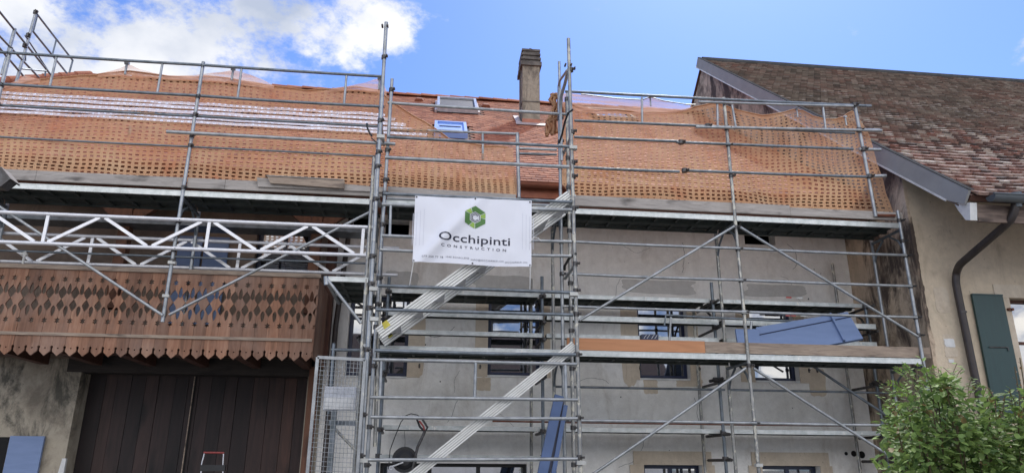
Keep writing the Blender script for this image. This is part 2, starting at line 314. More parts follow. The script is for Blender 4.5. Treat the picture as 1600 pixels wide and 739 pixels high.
# ------------------------------------------------------------ mesh collector
KEEP = {'clay_tiles','ridge_tile','hip_tile','balcony_front','balcony_side','net_cloth','foliage','stem','wire_mesh','barn_door','louvre','deck','deck_edge','stringer','eaves_soffit','quoin_edge','mortar_lump','net_edge','net_bunch','lamp_shade','chimney_cap','wall','gable_wall','roof','light_block','printed_mark','drill_hole','crack','verge_board','roof_window','foil_shadow','suction_link'}
class MB:
    def __init__(s): s.v = []; s.f = []; s.sm = []; s.rnd = []; s.cur = None
    def add(s, vs, fs, smooth=False, rnd=None):
        o = len(s.v); s.v += [tuple(x) for x in vs]
        for f in fs: s.f.append(tuple(i+o for i in f)); s.sm.append(smooth); s.rnd.append(rnd)
        return s
    def box(s, a, b, rnd=None):
        x0, y0, z0 = (min(a[i], b[i]) for i in range(3)); x1, y1, z1 = (max(a[i], b[i]) for i in range(3))
        vs = [(x0,y0,z0),(x1,y0,z0),(x1,y1,z0),(x0,y1,z0),(x0,y0,z1),(x1,y0,z1),(x1,y1,z1),(x0,y1,z1)]
        return s.add(vs, [(0,3,2,1),(4,5,6,7),(0,1,5,4),(1,2,6,5),(2,3,7,6),(3,0,4,7)], rnd=rnd)
    def tube(s, p, q, r=.024, n=10, r2=None, caps=True, hollow=False):
        p = Vector(p); q = Vector(q); d = (q-p).normalized(); r2 = r if r2 is None else r2
        u = d.orthogonal().normalized(); v = d.cross(u)
        vs = []
        for c_, rr in ((p, r), (q, r2)):
            for i in range(n):
                a = 2*math.pi*i/n; vs.append(c_+u*math.cos(a)*rr+v*math.sin(a)*rr)
        s.add(vs, [(i, (i+1) % n, n+(i+1) % n, n+i) for i in range(n)], True)
        if caps: s.add(vs, [tuple(range(n))[::-1], tuple(range(n, 2*n))])
        return s
    def bent(s, p, q, r=.02, n=10, seed=None):
        p = Vector(p); q = Vector(q); L = (q-p).length
        if L < 1.2: return s.tube(p, q, r, n)
        k = noise.noise((p.x*3.1, p.z*7.7, q.x*1.3+p.y))*.013*L/2.5; k2 = noise.noise((p.z*5, q.x, 4))*.010
        return s.path([p.lerp(q, i/8)+Vector((0, k2, k))*math.sin(math.pi*i/8)-Vector((0,0,.004))*math.sin(math.pi*i/8) for i in range(9)], r, n)
    def path(s, pts, r=.01, n=8, caps=True):
        pts = [Vector(p) for p in pts]
        u = (pts[1]-pts[0]).orthogonal().normalized(); vs = []
        for i, p in enumerate(pts):
            d = (pts[min(i+1, len(pts)-1)]-pts[max(i-1, 0)]).normalized()
            u = (u-d*u.dot(d)).normalized(); v = d.cross(u)
            for k in range(n):
                a = 2*math.pi*k/n; vs.append(p+u*math.cos(a)*r+v*math.sin(a)*r)
        fs = [(i*n+k, i*n+(k+1) % n, (i+1)*n+(k+1) % n, (i+1)*n+k) for i in range(len(pts)-1) for k in range(n)]
        s.add(vs, fs, True)
        if caps: s.add(vs, [tuple(range(n))[::-1], tuple(range(len(vs)-n, len(vs)))])
        return s
    def bar(s, p, q, wd, h, up=(0, 0, 1)):      # rectangular bar from p to q
        p = Vector(p); q = Vector(q); d = (q-p).normalized(); side = d.cross(Vector(up)).normalized(); u = side.cross(d)
        vs = [c_+side*a*wd/2+u*b_*h/2 for c_ in (p, q) for a, b_ in ((-1,-1),(1,-1),(1,1),(-1,1))]
        return s.add(vs, [(0,1,2,3),(7,6,5,4),(0,4,5,1),(1,5,6,2),(2,6,7,3),(3,7,4,0)])
    def prism(s, poly, off):                    # polygon swept by a vector
        off = Vector(off); n = len(poly); vs = [Vector(p) for p in poly]+[Vector(p)+off for p in poly]
        return s.add(vs, [tuple(range(n)), tuple(range(2*n-1, n-1, -1))]+[(i, n+i, n+(i+1) % n, (i+1) % n) for i in range(n)])
    def build(s, name, mat, parent=None, **tags):
        if name in KEEP or parent is None: return s.build1(name, mat, parent, **tags)
        ps = s.pieces()
        if len(ps) < 2 or len(ps) > 60: return s.build1(name, mat, parent, **tags)
        return [p.build1(name, mat, parent, **tags) for p in ps][0]
    def pieces(s):          # loose shells whose boxes touch make one piece
        n = len(s.v); par = list(range(n))
        def find(i):
            while par[i] != i: par[i] = par[par[i]]; i = par[i]
            return i
        for f in s.f:
            for i in f[1:]: par[find(i)] = find(f[0])
        box = {}
        for i, v in enumerate(s.v):
            b_ = box.setdefault(find(i), [list(v), list(v)])
            for k in range(3): b_[0][k] = min(b_[0][k], v[k]); b_[1][k] = max(b_[1][k], v[k])
        used = {find(f[0]) for f in s.f}; keys = [k for k in box if k in used]; grp = {k: k for k in keys}
        if len(keys) > 400: return [s]
        def gf(k):
            while grp[k] != k: k = grp[k]
            return k
        E_ = .004
        for a in range(len(keys)):
            for c in range(a+1, len(keys)):
                A, B_ = box[keys[a]], box[keys[c]]
                if all(A[0][k]-E_ < B_[1][k] and B_[0][k]-E_ < A[1][k] for k in range(3)): grp[gf(keys[c])] = gf(keys[a])
        res = {}
        for f, sm, rn in zip(s.f, s.sm, s.rnd): res.setdefault(gf(find(f[0])), []).append((f, sm, rn))
        outp = []
        for fl_ in res.values():
            m_ = MB(); mp_ = {}
            for f, sm, rn in fl_:
                for i in f:
                    if i not in mp_: mp_[i] = len(m_.v); m_.v.append(s.v[i])
                m_.f.append(tuple(mp_[i] for i in f)); m_.sm.append(sm); m_.rnd.append(rn)
            outp.append(m_)
        return outp
    def build1(s, name, mat, parent=None, **tags):
        me = bpy.data.meshes.new(name); me.from_pydata(s.v, [], s.f); me.update()
        me.polygons.foreach_set('use_smooth', s.sm)
        if any(r is not None for r in s.rnd):
            ca = me.color_attributes.new('rnd', 'FLOAT_COLOR', 'CORNER'); data = []
            for p, r in zip(me.polygons, s.rnd):
                r = r or (0.5, 0.5, 0.5); data += [r[0], r[1], r[2], 1.0]*p.loop_total
            ca.data.foreach_set('color', data)
        me.materials.append(M[mat] if isinstance(mat, str) else mat)
        o = bpy.data.objects.new(name, me); C.objects.link(o)
        if parent: o.parent = parent; o.matrix_parent_inverse = parent_inv(parent)
        for k, v in tags.items(): o[k] = v
        return o
def parent_inv(p):      # part meshes hold world coordinates; only the Empty at a thing's base is offset
    return Matrix.Translation(-p.location) if p.type == 'EMPTY' else Matrix.Identity(4)
def thing(name, label, cat, loc=(0, 0, 0), group=None):
    o = bpy.data.objects.new(name, None); C.objects.link(o); o.location = loc; o.empty_display_size = .2
    o['label'] = label; o['category'] = cat
    if group: o['group'] = group
    return o

# ------------------------------------------------------------ ground
MB().add([(-400,-400,0),(400,-400,0),(400,400,0),(-400,400,0)], [(0,1,2,3)]).build('ground', 'ground', kind='structure')

# ------------------------------------------------------------ house under scaffold
WY = 1.8
SL = .74                                    # roof rise per metre
def RZ(Y): return 6.3+SL*(Y-.8)
RN = Vector((0, -SL, 1)).normalized(); RU = Vector((0, 1, SL)).normalized()
def RP(X, Y, h=0): return Vector((X, Y, RZ(Y)))+RN*h
def roofpt(px, py, h=0):
    r = ray(px, py); tt = (6.3-EYE+SL*(-D-.8)+h/RN.z)/(r.z-SL*r.y); return Vector((r.x*tt, -D+r.y*tt, EYE+r.z*tt))
house = thing('farmhouse', 'long plastered farmhouse with orange tiled roof behind the scaffolding', 'house', (0, WY, 0))

def wall_panel(mb, X0, X1, Z0, Z1, Y, holes, depth, face=-1):
    xs = sorted({X0, X1, *[h[0] for h in holes], *[h[1] for h in holes]}); zs = sorted({Z0, Z1, *[h[2] for h in holes], *[h[3] for h in holes]})
    xs = [x for x in xs if X0 <= x <= X1]; zs = [z for z in zs if Z0 <= z <= Z1]
    for i in range(len(xs)-1):
        for j in range(len(zs)-1):
            cx = (xs[i]+xs[i+1])/2; cz = (zs[j]+zs[j+1])/2
            if any(h[0] < cx < h[1] and h[2] < cz < h[3] for h in holes): continue
            mb.add([(xs[i],Y,zs[j]),(xs[i+1],Y,zs[j]),(xs[i+1],Y,zs[j+1]),(xs[i],Y,zs[j+1])], [(0,1,2,3)])
    for a, b_, c_, d_ in holes:
        for q in ([(a,Y,c_),(a,Y+depth,c_),(a,Y+depth,d_),(a,Y,d_)], [(b_,Y,c_),(b_,Y,d_),(b_,Y+depth,d_),(b_,Y+depth,c_)],
                  [(a,Y,d_),(a,Y+depth,d_),(b_,Y+depth,d_),(b_,Y,d_)], [(a,Y,c_),(b_,Y,c_),(b_,Y+depth,c_),(a,Y+depth,c_)]):
            mb.add(q, [(0,1,2,3)])
UP = [(.88, 1.72, 3.44, 4.68), (3.31, 4.14, 3.44, 4.68), (5.22, 5.98, 3.44, 4.68), (-1.29, -.36, 3.39, 4.65)]
LOW = [(3.30, 4.22, .9, 2.13), (5.19, 6.14, .9, 2.13), (-.68, 1.5, .35, 2.13)]
SMALL = [(5.27, 5.82, 5.74, 5.97), (-.83, -.44, 5.62, 5.90), (-1.36, -.92, 5.62, 6.05)]
BALW = [(-2.82, -1.98, 4.85, 5.76)]
DOOR = [(-5.06, -1.83, 0, 3.42)]
mb = MB(); wall_panel(mb, -1.60, 7.1, 0, 6.9, WY, UP+LOW+SMALL, .22); mb.build('wall', 'plaster', house)
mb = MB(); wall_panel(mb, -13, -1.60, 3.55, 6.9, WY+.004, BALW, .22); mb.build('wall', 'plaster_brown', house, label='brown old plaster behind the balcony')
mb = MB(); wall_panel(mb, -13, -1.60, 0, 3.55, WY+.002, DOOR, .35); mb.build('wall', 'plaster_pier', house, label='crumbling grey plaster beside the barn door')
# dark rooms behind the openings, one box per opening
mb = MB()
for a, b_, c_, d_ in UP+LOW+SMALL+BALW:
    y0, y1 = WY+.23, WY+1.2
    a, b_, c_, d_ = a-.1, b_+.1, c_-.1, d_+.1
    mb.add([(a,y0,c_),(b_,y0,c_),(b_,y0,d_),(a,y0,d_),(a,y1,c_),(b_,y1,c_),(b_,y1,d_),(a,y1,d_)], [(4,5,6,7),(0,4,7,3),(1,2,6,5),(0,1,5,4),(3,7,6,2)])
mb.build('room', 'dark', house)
# windows
def window(parent, hole, Y, mull=1, trans=(.62,), fw=.055, mat='navy', sill=True):
    a, b_, c_, d_ = hole; e = .004
    fr = MB(); fr.box((a+e, Y, c_+e), (a+fw, Y+.06, d_-e)); fr.box((b_-fw, Y, c_+e), (b_-e, Y+.06, d_-e))
    fr.box((a+fw, Y+.001, c_+e), (b_-fw, Y+.06, c_+fw)); fr.box((a+fw, Y+.001, d_-fw), (b_-fw, Y+.06, d_-e))
    wo = fr.build('window', mat, parent)
    bars = MB()
    for k in range(mull):
        x = a+(b_-a)*(k+1)/(mull+1); bars.box((x-.03, Y+.003, c_+fw), (x+.03, Y+.055, d_-fw))
    for q in trans:
        z = c_+(d_-c_)*q; bars.box((a+fw, Y+.006, z-.02), (b_-fw, Y+.05, z+.02))
    bars.build('glazing_bar', mat, wo)
    MB().box((a+fw, Y+.03, c_+fw), (b_-fw, Y+.038, d_-fw)).build('pane', 'glass', wo)
    if sill: MB().box((a+.01, WY-.02, c_-.028), (b_-.01, Y+.0, c_-.002)).build('sill', 'white', wo)
    return wo
for k, h in enumerate(UP): window(house, h, WY+.13, 0, (.72,), .06)
for h in LOW[:2]: window(house, h, WY+.13, 1, ())
window(house, LOW[2], WY+.1, 2, (), .05, 'black', False)
window(house, BALW[0], WY+.13, 1, (), .07)
# silver louvres low in the balcony window
mb = MB()
for x0, x1 in ((-2.66, -2.46), (-2.42, -2.02)):
    for k in range(14):
        z = 4.98+k*.03; mb.add([(x0, WY+.105, z), (x1, WY+.105, z), (x1, WY+.125, z+.025), (x0, WY+.125, z+.025)], [(0,1,2,3)])
mb.build('louvre', 'silver', house)
# stone surrounds, proud of the wall
mb = MB()
def jamb(x0, x1, z0, z1, h=.012): mb.box((x0, WY-h, z0), (x1, WY+.05, z1))
for k, (a, b_, c_, d_) in enumerate(UP[:3]):
    jamb(a-.20-.02*k, a-.002, c_-.03, d_+.0); jamb(b_+.002, b_+.15+.02*k, c_-.03, d_)
jamb(UP[3][1]+.002, UP[3][1]+.2, 3.38, 4.5)
for a, b_, c_, d_ in LOW[:2]:
    jamb(a-.22, a-.002, .8, d_+.0, .02); jamb(b_+.002, b_+.2, .8, d_, .02); jamb(a-.16, b_+.16, d_+.002, d_+.20, .018)
mb.build('stone_surround', 'stone', house)
# cement patches above the windows
def blobpatch(mb, x0, x1, z0, z1, y, seed):
    rr = random.Random(seed); pts = []; n = 60; cx, cz = (x0+x1)/2, (z0+z1)/2
    for i in range(n):
        a = 2*math.pi*i/n; k = 1+.16*noise.noise((math.cos(a)*2.2, math.sin(a)*2.2, seed*3.1))+rr.uniform(-.02, .02); ca, sa = math.cos(a), math.sin(a)
        q = (abs(ca)**9+abs(sa)**9)**(-1/9)
        pts.append((cx+ca*q*(x1-x0)/2*k, y, cz+sa*q*(z1-z0)/2*k))
    mb.prism(pts[::-1], (0, .05, 0))
mb = MB()
for k, (px0, py0, px1, py1) in enumerate([(742,432,832,456), (978,436,1086,455), (1166,440,1256,457), (600,428,655,456)]):
    p = at(px0, py1, WY); q = at(px1, py0, WY); blobpatch(mb, p.x, q.x, p.z, q.z, WY-.006-.001*k, k+3)
mb.build('repair_patch', 'cement', house)
mb = MB()
for k, (px0, py0, px1, py1) in enumerate([(1010,590,1030,612), (745,590,770,610), (1060,588,1100,600), (976,470,992,600), (1270,568,1290,612), (642,480,668,590)]):
    p = at(px0, py1, WY); q = at(px1, py0, WY); blobpatch(mb, p.x, q.x, p.z, q.z, WY-.0025-.0005*k, k+33)
mb.build('stained_patch', 'stone', house)
# shutter hooks and drill holes
mb = MB()
for px, py in [(1003,572),(1096,572),(753,573),(658,573),(1267,572),(1280,572)]:
    p = at(px, py, WY-.02); mb.tube(p+Vector((0,0,-.035)), p+Vector((0,0,.03)), .012, 6); mb.tube(p+Vector((0,.03,.0)), p+Vector((0,-.02,0)), .016, 6)
mb.build('shutter_hook', 'clamp', house)
mb = MB()
for px, py, r in [(1326.5,701,.028),(1338.5,701,.046),(1351,702.5,.055),(660,533,.03),(1459-120,560,.02)]:
    p = at(px, py, WY); mb.tube(p+Vector((0,-.004,0)), p+Vector((0,.0,0)), r, 18)
mb.build('core_hole', 'dark', house)
for _ in range(1):
    rr = random.Random(5); mb = MB()
    for k in range(16):
        p = Vector((rr.uniform(-.3, 6.7), WY, rr.uniform(2.3, 5.7))); mb.tube(p+Vector((0,-.003,0)), p, rr.uniform(.006, .014), 7)
    mb.build('drill_hole', 'dark', house)
mb = MB(); rr = random.Random(12)
for k in range(22):
    x, z = rr.uniform(-.4, 6.9), rr.uniform(2.2, 5.8); a = rr.uniform(-1.9, -1.2) if k % 3 else rr.uniform(-.5, .5); pts = []
    for j in range(rr.randint(5, 12)):
        pts.append(Vector((x, WY-.0015, z))); a += rr.uniform(-.5, .5); x += math.cos(a)*.06; z += math.sin(a)*.06
    mb.path(pts, rr.uniform(.0015, .0032), 4, False)
mb.build('crack', 'dark', house)
# barn door
mb = MB(); rr = random.Random(2); x = -5.06
mb2 = MB()
while x < -1.83:
    wd = rr.uniform(.15, .24); x2 = min(x+wd, -1.83); y = WY+.30+rr.uniform(0, .012)
    mb.box((x+.003, y, 0), (x2-.003, y+.03, 3.42), rnd=(rr.random()**1.3, 0, 0)); x = x2
mb.build('barn_door', 'door', house)
MB().box((-3.56, WY+.285, .0), (-3.545, WY+.296, 3.4)).build('door_edge', 'plank_brown', house)
MB().box((-3.545, WY+.290, .0), (-3.525, WY+.297, 3.4)).build('door_gap', 'dark', house)
MB().box((-5.25, WY-.03, 3.36), (-1.75, WY+.25, 3.60)).build('lintel', 'dark_beam', house)
MB().box((-5.2, WY+.36, -.01), (-1.7, WY+.40, 3.6)).build('light_block', 'dark', house)  # unseen panel added to block daylight between the door boards
MB().box((-1.80, WY-.10, .5), (-1.66, WY-.003, 3.5)).build('door_post', 'beam_pale', house)
# left window and blue shutter by the pier
MB().box(at(0,693,WY-.004), at(10,739,WY-.02)-Vector((0,0,.6))).build('side_window', 'dark', house)
MB().box(at(8,693,WY-.012)+Vector((0,0,0)), at(22,739,WY-.005)-Vector((0,0,.6))).build('stone_surround', 'stone', house)
p = at(21, 691, WY-.06); q = at(74, 692, WY-.06)
MB().box((p.x, WY-.07, 1.3), (q.x, WY-.03, p.z)).build('shutter', 'blue_shutter', house, label='blue open shutter at the lower left window')
MB().prism([at(102,725,WY-.05), at(108,725,WY-.05), at(106,739,WY-.05)-Vector((0,0,.3)), at(94,739,WY-.05)-Vector((0,0,.3))], (0, .045, 0)).build('guard_stone', 'white', house)
# roof boarding + tiles
RIDGE = 7.6
def hipx(Y): return -8.9-.63*(RIDGE-Y)
mb = MB()
e0 = [(hipx(.8), .8), (7.095, .8), (7.095, RIDGE), (hipx(RIDGE), RIDGE)]
mb.prism([RP(x, y, -.03) for x, y in e0], RN*-.10)
mb.add([(hipx(RIDGE), RIDGE, RZ(RIDGE)-.05), (7.095, RIDGE, RZ(RIDGE)-.05), (7.095, 14, RZ(.8)), (-12, 14, RZ(.8))], [(0,1,2,3)])
mb.add([(hipx(.8), .8, RZ(.8)-.06), (hipx(RIDGE), RIDGE, RZ(RIDGE)-.06), (-13.2, 14, RZ(.8))], [(0,2,1)])
rf = mb.build('roof', 'beam', house)
def tile_rows(mb, Y0, Y1, xl, xr, zf, n_, u_, expo, wd, th, tilt, jit, rr, skip=None, fade=None):
    s0 = 0; length = (Y1-Y0)/u_.y; rows = int(length/expo)
    for i in range(rows+1):
        y = Y0+i*expo*u_.y; off = (i % 2)*wd/2
        x = xl(y)+off*0; k0 = int((xl(y)-off)/wd)-1
        x = k0*wd+off
        while x < xr(y):
            if x >= xl(y)-.05 and x+wd <= xr(y)+.02 and not (skip and skip(x, y)):
                base = Vector((x, y, zf(y)))+Vector((0,0,0))
                j = rr.uniform(-jit, jit); lift = n_*(tilt+rr.uniform(0, jit*.6)); up_ = u_*expo*1.12; sh = u_*j
                g = .003
                a_ = base+Vector((g,0,0))+lift+sh; b_ = base+Vector((wd-g,0,0))+lift+sh+n_*rr.uniform(-jit, jit)*.35; mid = (a_+b_)/2-u_*wd*.10
                c_ = base+Vector((wd-g,0,0))+up_+n_*.004; d_ = base+Vector((g,0,0))+up_+n_*.004
                dn = n_*-th
                q = [a_, mid, b_, c_, d_]
                vs = q+[a_+dn, mid+dn, b_+dn]
                r_ = (rr.random(), fade(y, x) if fade else .5, rr.random())
                mb.add(vs, [(0,1,2,3,4), (5,6,1,0), (6,7,2,1), (0,4,5), (2,7,3)], rnd=r_)
            x += wd
SK = [(-.10, .86, 5.70, 6.85), (-.12, .53, 3.2, 4.25), (3.75, 4.72, 5.85, 6.95)]      # roof windows X0 X1 Y0 Y1
def skipw(x, y): return any(a-.16 < x < b_ and c_-.1 < y < d_ for a, b_, c_, d_ in SK) or (1.75 < x < 2.2 and 5.0 < y < 5.6)
mb = MB(); rr = random.Random(11)
tile_rows(mb, .74, 7.5, lambda y: hipx(y), lambda y: 7.09, lambda y: RZ(y), RN, RU, .145, .17, .016, .016, .004, rr, skipw)
mb.build('clay_tiles', 'tile_new', rf)
mb = MB(); x = hipx(RIDGE)
while x < 7.0:                          # ridge tiles
    zc = RZ(RIDGE)-.03+rr.uniform(-.008, .008); n = 8
    vs = []
    for xx, r_ in ((x, .12), (x+.42, .10)):
        for i in range(n+1):
            a = math.pi*i/n; vs.append((xx, RIDGE-math.cos(a)*r_*1.3, zc+math.sin(a)*r_))
    mb.add(vs, [(i, i+1, n+2+i, n+1+i) for i in range(n)]+[tuple(range(n+1))], False, (rr.random(), .5, .5)); x += .38
mb.build('ridge_tile', 'tile_new', rf)
mb = MB(); y = .8
while y < RIDGE:
    p = RP(hipx(y), y, .03); q = RP(hipx(y+.3), y+.3, .03); mb.tube(p, q, .12, 8, .10); y += .3
mb.rnd = [(.4, .5, .5)]*len(mb.f)
mb.build('hip_tile', 'tile_new', rf)
# a few ventilating tiles
mb = MB()
for px, py in [(652,160),(757,168)]:
    p = roofpt(px, py, .02); mb.prism([p+Vector((-.11,0,0)), p+Vector((.11,0,0)), p+Vector((.07,0,0))+RN*.06, p+Vector((-.07,0,0))+RN*.06], RU*.2)
mb.build('vent_tile', 'tile_new', rf).data
# membrane strips between battens, left of the tower
for k, (y0, y1, x1) in enumerate([(3.42, 3.72, -.55), (3.86, 4.14, -.70), (4.30, 4.58, -.95), (4.70, 4.95, -1.2), (3.12, 3.27, -.25)]):
    p = roofpt(10, [205, 192, 180, 171, 214][k], .05)
    mb = MB(); n = 60; x0 = -9.4
    for i in range(n):
        xa = x0+(x1-x0)*i/n; xb = x0+(x1-x0)*(i+1)/n
        ha, hb = .05+.02*noise.noise((xa*2, k, 0)), .05+.02*noise.noise((xb*2, k, 0))
        mb.add([RP(xa, y0, ha), RP(xb, y0, hb), RP(xb, (y0+y1)/2, hb+.03), RP(xa, (y0+y1)/2, ha+.03), RP(xb, y1, hb), RP(xa, y1, ha)], [(0,1,2,3), (3,2,4,5)], True)
    mb.build('membrane_strip', 'membrane', rf, label='white roofing membrane showing between the tile courses')
# roof windows
def rbox(mb, X0, X1, Y0, Y1, h0, h1): mb.prism([RP(X0,Y0,h0), RP(X1,Y0,h0), RP(X1,Y1,h0), RP(X0,Y1,h0)], RN*(h1-h0))
def skylight(a, b_, c_, d_, frame, tilt=0, pane='glass', label=None, shadow_bars=False):
    fw = .06; mb = MB()
    T = lambda v: v
    def P(x, y, h): return RP(x, y, h+tilt*(y-c_)/(d_-c_) if tilt > 0 else h+tilt*0)
    for X0, X1, Y0, Y1 in ((a, a+fw, c_, d_), (b_-fw, b_, c_, d_), (a+fw, b_-fw, c_, c_+fw), (a+fw, b_-fw, d_-fw, d_)):
        mb.prism([P(X0,Y0,.02), P(X1,Y0,.02), P(X1,Y1,.02), P(X0,Y1,.02)], RN*.10)
    o = mb.build('roof_window', frame, rf, **({'label': label} if label else {}))
    m2 = MB(); m2.prism([P(a+fw,c_+fw,.07), P(b_-fw,c_+fw,.07), P(b_-fw,d_-fw,.07), P(a+fw,d_-fw,.07)], RN*.01); m2.build('pane', pane, o)
    if shadow_bars:
        m3 = MB()
        for q, l, r_ in ((.36, .15, .82), (.72, .12, .75)):
            y = c_+(d_-c_)*(1-q); m3.prism([P(a+(b_-a)*l,y,.085), P(a+(b_-a)*r_,y,.085), P(a+(b_-a)*r_,y+.05,.085), P(a+(b_-a)*l,y+.05,.085)], RN*.01)
        m3.build('foil_shadow', 'navy', o)  # dark bars drawn in as shadows on the foil
    if tilt > 0:
        m4 = MB(); rbox(m4, a-.05, a, c_-.05, d_, .0, .07); rbox(m4, b_, b_+.05, c_-.05, d_, .0, .07); m4.build('side_flashing', 'lead', o)
    return o
skylight(*SK[0], 'silver', .06, 'clamp', label='grey glazed roof window with white frame, tilted open')
skylight(*SK[1], 'blue_foil', 0, 'blue_foil', 'roof window still wrapped in light blue foil', True)
skylight(*SK[2], 'fascia', .0, label='pale framed roof window seen through the right net')
# gutter and eaves
mb = MB(); n = 10; prof = [(.74+.075*math.cos(a), RZ(.8)-.07+.075*math.sin(a)) for a in [math.pi+math.pi*i/n for i in range(n+1)]]
vs = [(x, y, z) for x in (-13, 7.08) for y, z in prof]
mb.add(vs, [(i, i+1, n+2+i, n+1+i) for i in range(n)], True); mb.tube((-13, .665, RZ(.8)-.065), (7.08, .665, RZ(.8)-.065), .012, 8)
gut = mb.build('gutter', 'copper', house)
mb = MB(); mb.box((-13, .83, RZ(.8)-.27), (7.08, .87, RZ(.8)-.05)); mb.box((-13, .88, RZ(.8)-.31), (7.08, WY, RZ(.8)-.27)); mb.build('eaves_board', 'copper', house)
# rafters carrying brackets over the balcony
mb = MB()
for px, ln in ((200, 1), (497, 1)):
    p = at(px, 345, 1.25); x = p.x
    mb.box((x-.075, 1.18, 4.2), (x+.075, 1.33, 5.95))
bp = mb.build('balcony_post', 'beam_pale', house)
mb = MB()
for px in (200, 497):
    x = at(px, 345, 1.25).x
    for s_ in (-1, 1):
        mb.prism([(x+s_*.08,1.2,5.45), (x+s_*.08,1.2,5.68), (x+s_*.42,1.2,5.93), (x+s_*.52,1.2,5.93), (x+s_*.42,1.2,5.74), (x+s_*.2,1.2,5.56)], (0,.1,0))
mb.build('knee_brace', 'beam_pale', house)
MB().box((-7, 1.16, 5.93), (-1.5, 1.36, 6.06)).build('purlin', 'beam', house)
MB().box((-1.66, 1.45, 3.6), (-1.52, 1.62, 5.5)).build('corner_post', 'beam', house)
MB().tube((-1.45, 1.55, .3), (-1.45, 1.55, 4.1), .04, 12).tube((-1.45,1.55,4.1), (-1.36,1.7,6.0), .04, 12).build('wall_pipe', 'pipe', house)
# blue closed shutters at the balcony's back wall
for a, b_ in ((-3.97, -3.62), (-3.58, -3.22)):
    MB().box((a, WY-.05, 4.1), (b_, WY-.012, 5.48)).build('shutter', 'blue_shutter', house, label='tall blue shutter at the back of the balcony')
# ---- balcony front of fretted boards
BY = .5; PITCH = .1575; XB1 = -1.585; NB = 32
def star(dz, r):
    a = abs(dz)/r
    return 0 if a > 1 else (r*.30*(1-a)/.5 if a > .5 else r*(.30+.55*(.5-abs(a-.42))/.5 if a > .2 else .34+.9*a*.6))
def joint(z):
    w_ = 0.0
    for c_, h, wd in ((4.25, .088, .052), (4.08, .080, .046)):
        k = abs(z-c_)/h
        if k < 1: w_ = max(w_, wd*(1-k**1.3))
    for c_ in (4.43, 3.875): w_ = max(w_, star(z-c_, .040))
    k = abs(z-3.525)/.022
    if k < 1: w_ = max(w_, .016*math.sqrt(1-k*k))
    return w_
def centre(z):
    w_ = 0.0
    k = (z-4.30)/.075
    if -1 < k < 1: w_ = max(w_, .025*math.sqrt(1-k*k)*(1-.35*k))
    k = (z-4.0)/.07
    if -1 < k < 1: w_ = max(w_, .025*math.sqrt(1-k*k)*(1+.35*k))
    k = (z-3.515)/.011
    if -1 < k < 1: w_ = max(w_, .010*math.sqrt(1-k*k))
    return w_
ZS = [3.505+i*(4.56-3.505)/150 for i in range(151)]
mb = MB(); rr = random.Random(4)
for k in range(NB):
    xr_ = XB1-k*PITCH; xl_ = xr_-PITCH; xc = (xl_+xr_)/2; y = BY+rr.uniform(-.003, .003); rn = (rr.random(), 0, 0); th = .024
    for side in (-1, 1):
        edge = xl_+.0015 if side < 0 else xr_-.0015
        ra, rb = [], []
        for z in ZS:
            ra.append(edge-side*joint(z)); rb.append(xc+side*max(centre(z), 0))
        vs = []
        for z, a, b_ in zip(ZS, ra, rb): vs += [(a, y, z), (b_, y, z), (a, y+th, z), (b_, y+th, z)]
        fs = []
        for i in range(len(ZS)-1):
            o = i*4; q = o+4; fs += [(o, o+1, q+1, q), (o+2, q+2, q+3, o+3), (o, q, q+2, o+2)]
            if centre(ZS[i]) > 0 or centre(ZS[i+1]) > 0: fs.append((o+1, o+3, q+3, q+1))
        mb.add(vs, fs, rnd=rn)
        # pointed lower end
        mb.prism([(edge-side*.012, y, 3.505), (edge-side*.012, y, 3.475), (xc, y, 3.415), (xc, y, 3.505)], (0, th, 0)); mb.rnd[-6:] = [rn]*6
mb.build('balcony_front', 'balcony', house, label='fretted brown balcony boards with stars and lozenges cut out')
mb = MB(); mb.box((-6.7, BY-.018, 3.675), (XB1-.02, BY-.002, 3.715)); mb.box((-6.7, BY-.02, 4.562), (XB1+.02, BY+.10, 4.62)); mb.build('balcony_rail', 'plank_brown', house)
mb = MB(); rr = random.Random(9); y = BY+.026
while y < WY: mb.box((XB1-.025, y, 3.47+.0*rr.random()), (XB1, min(y+.155, WY), 4.56), rnd=(rr.random()*.5, 0, 0)); y += .158
mb.build('balcony_side', 'balcony', house)
mb = MB(); mb.box((-6.7, BY+.03, 3.62), (XB1-.03, WY, 3.68)); mb.build('balcony_floor', 'beam', house)
mb = MB(); [mb.box((x, BY+.05, 3.46), (x+.12, WY, 3.615)) for x in [-6.4+i*.75 for i in range(7)]]; mb.build('balcony_joist', 'beam', house)

# chimney (stands through the roof, part of the house)
CX0, CX1, CY0 = 1.82, 2.215, 4.95
cy1 = CY0+.62
ch = MB().box((CX0, CY0, 9.0), (CX1, cy1, 10.95)).build('chimney', 'chimney', rf)
mb = MB(); mb.box((CX0-.012, CY0-.012, 9.93), (CX1+.012, cy1+.012, 9.955)); mb.build('chimney_band', 'concrete', rf)
mb = MB()
for i, (z0, z1, e_) in enumerate(((10.86, 10.96, .045), (10.965, 11.02, .0), (11.02, 11.075, .03), (11.085, 11.14, -.01), (11.14, 11.19, .02), (11.20, 11.25, -.01), (11.25, 11.30, .015))):
    mb.box((CX0-e_, CY0-e_, z0), (CX1+e_, cy1+e_, z1))
mb.build('chimney_cap', 'concrete', rf)
mb = MB(); rr = random.Random(8)
for k in range(9):
    x = CX0+.05+rr.random()*.3; y = CY0+rr.random()*.5; mb.box((x, y, 11.302), (x+rr.uniform(.04,.09), y+.08, 11.31+rr.uniform(.02,.05)))
mb.build('mortar_lump', 'concrete', rf)
